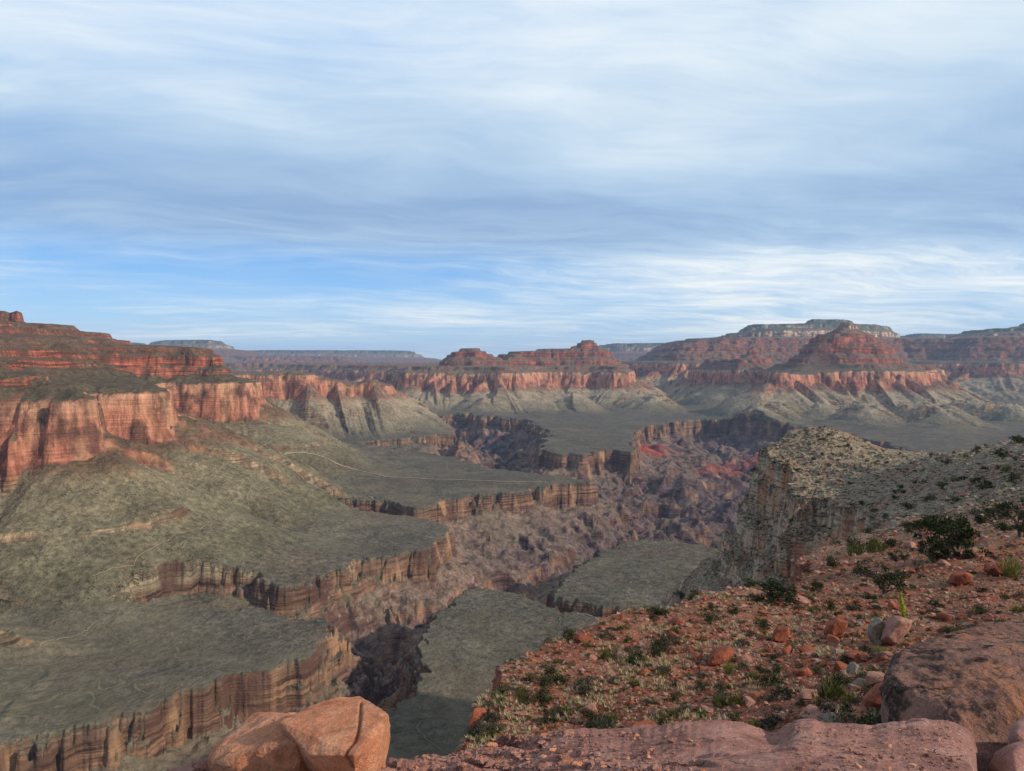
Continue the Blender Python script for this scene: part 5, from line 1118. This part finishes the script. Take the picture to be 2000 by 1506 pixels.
# the countless smaller ones are single 'stuff' objects
def merged(name, items, label, cat, mat=None):
    """items: (mesh, x, y, z, sx, sy, sz, rot)"""
    cache = {}; Vs = []; Fs = {}; o_ = 0; allF = []; mats = []; mi = []
    for me, x, y, z, sx, sy, sz, ro in items:
        if me.name not in cache:
            v = np.zeros(len(me.vertices)*3, np.float32); me.vertices.foreach_get('co', v); me.calc_loop_triangles()
            t = np.zeros(len(me.loop_triangles)*3, np.int32); me.loop_triangles.foreach_get('vertices', t); cache[me.name] = (v.reshape(-1, 3), t.reshape(-1, 3), me.materials[0])
            if me.materials[0] not in mats: mats.append(me.materials[0])
        v, t, mm = cache[me.name]; c, s = math.cos(ro), math.sin(ro)
        w_ = v*np.array([sx, sy, sz], np.float32); w_ = np.stack([w_[:, 0]*c-w_[:, 1]*s+x, w_[:, 0]*s+w_[:, 1]*c+y, w_[:, 2]+z], 1)
        Vs.append(w_); allF.append(t+o_); mi.append(np.full(len(t), mats.index(mm), np.int32)); o_ += len(v)
    if not Vs: return
    ob = mesh_np(name, np.concatenate(Vs), np.concatenate(allF), None, None, False)
    for m_ in mats: ob.data.materials.append(m_)
    ob.data.polygons.foreach_set('material_index', np.concatenate(mi)); ob.data.update()
    tag(ob, label, cat, kind='stuff')
def tuft(i):
    r = np.random.RandomState(500+i); n = 16; a = r.rand(n)*6.283; d = np.stack([np.cos(a)*r.uniform(.15, .9, n), np.sin(a)*r.uniform(.15, .9, n), np.ones(n)], 1); d /= np.linalg.norm(d, axis=1, keepdims=True)
    q = np.stack([-np.sin(a), np.cos(a), 0*a], 1); L = r.uniform(.6, 1.1, n)[:, None]
    return mesh_raw('tuft', np.stack([d*0-q*0.04, d*0+q*0.04, d*L*0.6+q*0.03, d*L], 1).reshape(-1, 3), np.arange(4*n).reshape(n, 4), M_STRAW)
TUF = [tuft(i) for i in range(5)]
def smallrock(i, mat):
    r = np.random.RandomState(700+i); p = r.normal(size=(9, 3)); p /= np.linalg.norm(p, axis=1, keepdims=True); p *= np.array([.5, .45, .32]); V, F = hull([tuple(q) for q in p])
    return mesh_raw('pebble', V, F, mat)
SR = [smallrock(i, m_) for i, m_ in enumerate([M_RED, M_RED, M_RED, M_ROSE, M_ROSE, M_GREY, M_GREY])]; SG = [smallrock(20+i, m_) for i, m_ in enumerate([M_GREY, M_GREY, M_GREY, M_ROSE])]
items = []
def wgrass(px, py, p, lm, o):
    if o > 2: return 0.15 if px < 930 else 0.0
    c = perlin(np.array([p[0]*0.28]), np.array([p[1]*0.28]), 90)[0]
    return float(np.clip(0.10+c*1.9, 0.01, 1))*(0.3 if (px < 1150 and py < 1320) else 1)*(0.45 if py > 1380 else 1)
for px, py, p, lm, o in scatter(3600, wgrass, tries=60000, seed=6, dmax=330):
    s = rnd.uniform(0.12, 0.30)*(1+p[1]/110); items.append((rnd.choice(TUF), p[0], p[1], p[2]-0.01, s, s, s*0.8, rnd.uniform(0, 6.28)))
merged('dry_grass', items, 'straw coloured dry grass tufts between the red rocks', 'grass')
items = []
for px, py, p, lm, o in scatter(13000, lambda a, b, p, lm, o: (0.0 if (o > 3 and a > 930 and lm < .5) else (1.0 if a > 1400 or rnd.random() < .5 else 0.35)), tries=60000, seed=7):
    s = rnd.uniform(0.6, 1.0)**2*rnd.uniform(4.5, 20.0)/FPX*p[1]; s = min(s, 2.0)
    items.append((rnd.choice(SG if lm > .5 else SR), p[0], p[1], p[2]+0.05*s, s, s*rnd.uniform(.7, 1.1), s*rnd.uniform(.6, 1.1), rnd.uniform(0, 6.28)))
merged('rubble', items, 'small loose red and grey stones littering the slope', 'rubble')
items = []
for px, py, p, lm, o in scatter(3200, lambda a, b, p, lm, o: (0.0 if o > 30 else (1.0 if lm > .5 else 0.2)), tries=40000, seed=8):
    s = (rnd.uniform(6, 15) if p[1] < 90 else rnd.uniform(4, 9))/FPX*p[1]
    items.append((rnd.choice(PROT[rnd.choices(['sage', 'olive', 'green'], [4, 2, 5])[0]]), p[0], p[1], p[2], s, s, s*rnd.uniform(.6, .9), rnd.uniform(0, 6.28)))
# keep this one light: a random third of each prototype's leaves
def light(me):
    v = np.zeros(len(me.vertices)*3, np.float32); me.vertices.foreach_get('co', v); v = v.reshape(-1, 4, 3)[::5]; c = v.mean(1, keepdims=True); v = c+(v-c)*1.6
    return mesh_raw(me.name+'_light', v.reshape(-1, 3), np.arange(len(v)*4).reshape(-1, 4), me.materials[0])
LT = {m_.name: light(m_) for k_ in ('sage', 'olive', 'green') for m_ in PROT[k_]}
items = [(LT[a[0].name],)+a[1:] for a in items]
merged('undergrowth', items, 'tiny low scrub plants dotted over the slope and promontory', 'scrub')
# gravel on the ledges in front
def ledge_gravel(n, x0, x1, y0, y1, d0, d1, sz, mats, seed, label, nm='gravel', tri=None):
    r = random.Random(seed); dg = bpy.context.evaluated_depsgraph_get(); it = []
    for _ in range(n):
        px, py = (r.uniform(x0, x1) if tri is None else r.triangular(x0, x1, tri)), r.uniform(y0, y1); d = Vector(pray(px, py)).normalized()
        ok, loc, nn, idx, ob, mt = sc.ray_cast(dg, Vector((0, 0, 0)), d, distance=d1)
        if not ok or not ob.name.startswith('rock_ledge') or nn.z < 0.3: continue
        s = sz*r.uniform(0.35, 1.0)**2*(2.2 if r.random() < .06 else 1); it.append((smallm[r.randrange(len(smallm))], loc.x, loc.y, loc.z+0.1*s, s, s*r.uniform(.7, 1), s*r.uniform(.6, 1), r.uniform(0, 6.28)))
    merged(nm, it, label, 'gravel')
smallm = [smallrock(40+i, m_) for i, m_ in enumerate([M_PINK, M_PINK, M_ORANGE, M_ROSE, M_PINK])]
bpy.context.view_layer.update()
ledge_gravel(2600, 380, 745, 1440, 1506, 2, 6, 0.05, None, 12, 'pinkish gravel heaped in front of the orange boulder')
ledge_gravel(1300, 740, 1400, 1430, 1506, 2, 8, 0.05, None, 13, 'broken pink stones along the rubbly end of the ledge', tri=850)
ledge_gravel(500, 1540, 1880, 1420, 1506, 2, 8, 0.03, None, 14, 'loose sandy chips on the smooth pink slab')

# ---- labels for the scattered individuals
ORD = ['first', 'second', 'third', 'fourth', 'fifth', 'sixth', 'seventh', 'eighth', 'ninth', 'tenth', 'eleventh', 'twelfth', 'thirteenth', 'fourteenth', 'fifteenth', 'sixteenth', 'seventeenth', 'eighteenth', 'nineteenth', 'twentieth']
groups = {}
for it in PLACED:
    o, adj, cat, px, py, grp, w_ = it
    size = 'small' if w_ < 14 else ('larger' if w_ > 24 else '')
    groups.setdefault((f'{size} {adj}'.strip(), zone(px, py)), []).append(it)
for (adj, zn), its in groups.items():
    its.sort(key=lambda t: t[3])
    for i, it in enumerate(its):
        o = it[0]; tag(o, f'{adj} {zn}' if len(its) == 1 else f'{adj} {zn}, {ORD[i] if i < len(ORD) else str(i+1)+"th"} from the left', it[2], group=it[5])
# ---- worn paths on the platform
M_PATH, pn = new_mat('pale_trail_dust'); finish(pn, pn.ramp(pn.noise(pn.node('ShaderNodeNewGeometry').outputs['Position'], 0.05, 4), [(0.3, (0.22, 0.17, 0.11)), (0.7, (0.34, 0.27, 0.18))]), 0.95)
def trail(pts, width, label):
    W_pts = []
    for a, b in zip(pts[:-1], pts[1:]):
        for k in range(14):
            f = k/14; W_pts.append(on_z(a[0]+(b[0]-a[0])*f, a[1]+(b[1]-a[1])*f, TZ+6))
    W_pts.append(on_z(*pts[-1], TZ+6)); q = np.array(W_pts); q[:, 0] += 5*perlin(np.arange(len(q))*0.37, np.zeros(len(q)), 5)
    t = np.gradient(q, axis=0); t /= np.linalg.norm(t, axis=1, keepdims=True)+1e-9; nn = np.stack([-t[:, 1], t[:, 0]], 1)
    wv = width*(0.7+0.5*np.abs(perlin(np.arange(len(q))*0.2, np.ones(len(q)), 6)))
    V = []
    for i in range(len(q)):
        for s in (-1, 0, 1):
            p_ = q[i]+nn[i]*s*wv[i]/2; V.append((p_[0], p_[1], canyon_z(p_[0], p_[1])+1.6+(0.4 if s == 0 else 0)))
    o = mesh_np('path', np.array(V), grid_faces(len(q), 3), None, M_PATH); tag(o, label, 'path', kind='structure')
trail([(531, 952), (534, 943), (560, 938), (610, 934), (700, 932), (800, 933), (900, 935), (980, 938), (1060, 938)], 9, 'main pale dirt trail running straight across the upper platform')
trail([(472, 942), (500, 941), (530, 936), (548, 932)], 6, 'short pale trail spur at the foot of the second mesa spur')
trail([(480, 1040), (505, 1020), (515, 1005), (560, 995)], 2, 'thin zigzag trail coming down onto the platform')
trail([(180, 1180), (260, 1160), (330, 1130), (390, 1110), (430, 1095)], 1.5, 'faint narrow trail along the foot of the talus')
trail([(60, 1285), (110, 1262), (160, 1240), (185, 1225)], 1.5, 'faint trail crossing the lower left platform')
# ================================================================== HAZE
def haze_box():
    x0, x1, y0, y1, z0, z1 = -33000, 33000, -3000, 43500, float(Zc.min())-200.0, float(Zc.max())+30
    vs = np.array([(x, y, z) for z in (z0, z1) for y in (y0, y1) for x in (x0, x1)], np.float32)
    fs = np.array([(0, 2, 3, 1), (4, 5, 7, 6), (0, 1, 5, 4), (2, 6, 7, 3), (0, 4, 6, 2), (1, 3, 7, 5)], np.int32)
    m, n = new_mat('haze_air')
    v = n.node('ShaderNodeVolumePrincipled', {'Color': (0.40, 0.62, 1.0), 'Density': 1.9e-5, 'Anisotropy': 0.0})
    o = n.node('ShaderNodeOutputMaterial'); n.l.new(v.outputs[0], o.inputs['Volume'])
    ob = mesh_np('haze', vs, fs, None, m, False); tag(ob, 'thin blue haze filling the canyon air', 'haze', kind='stuff')
haze_box()
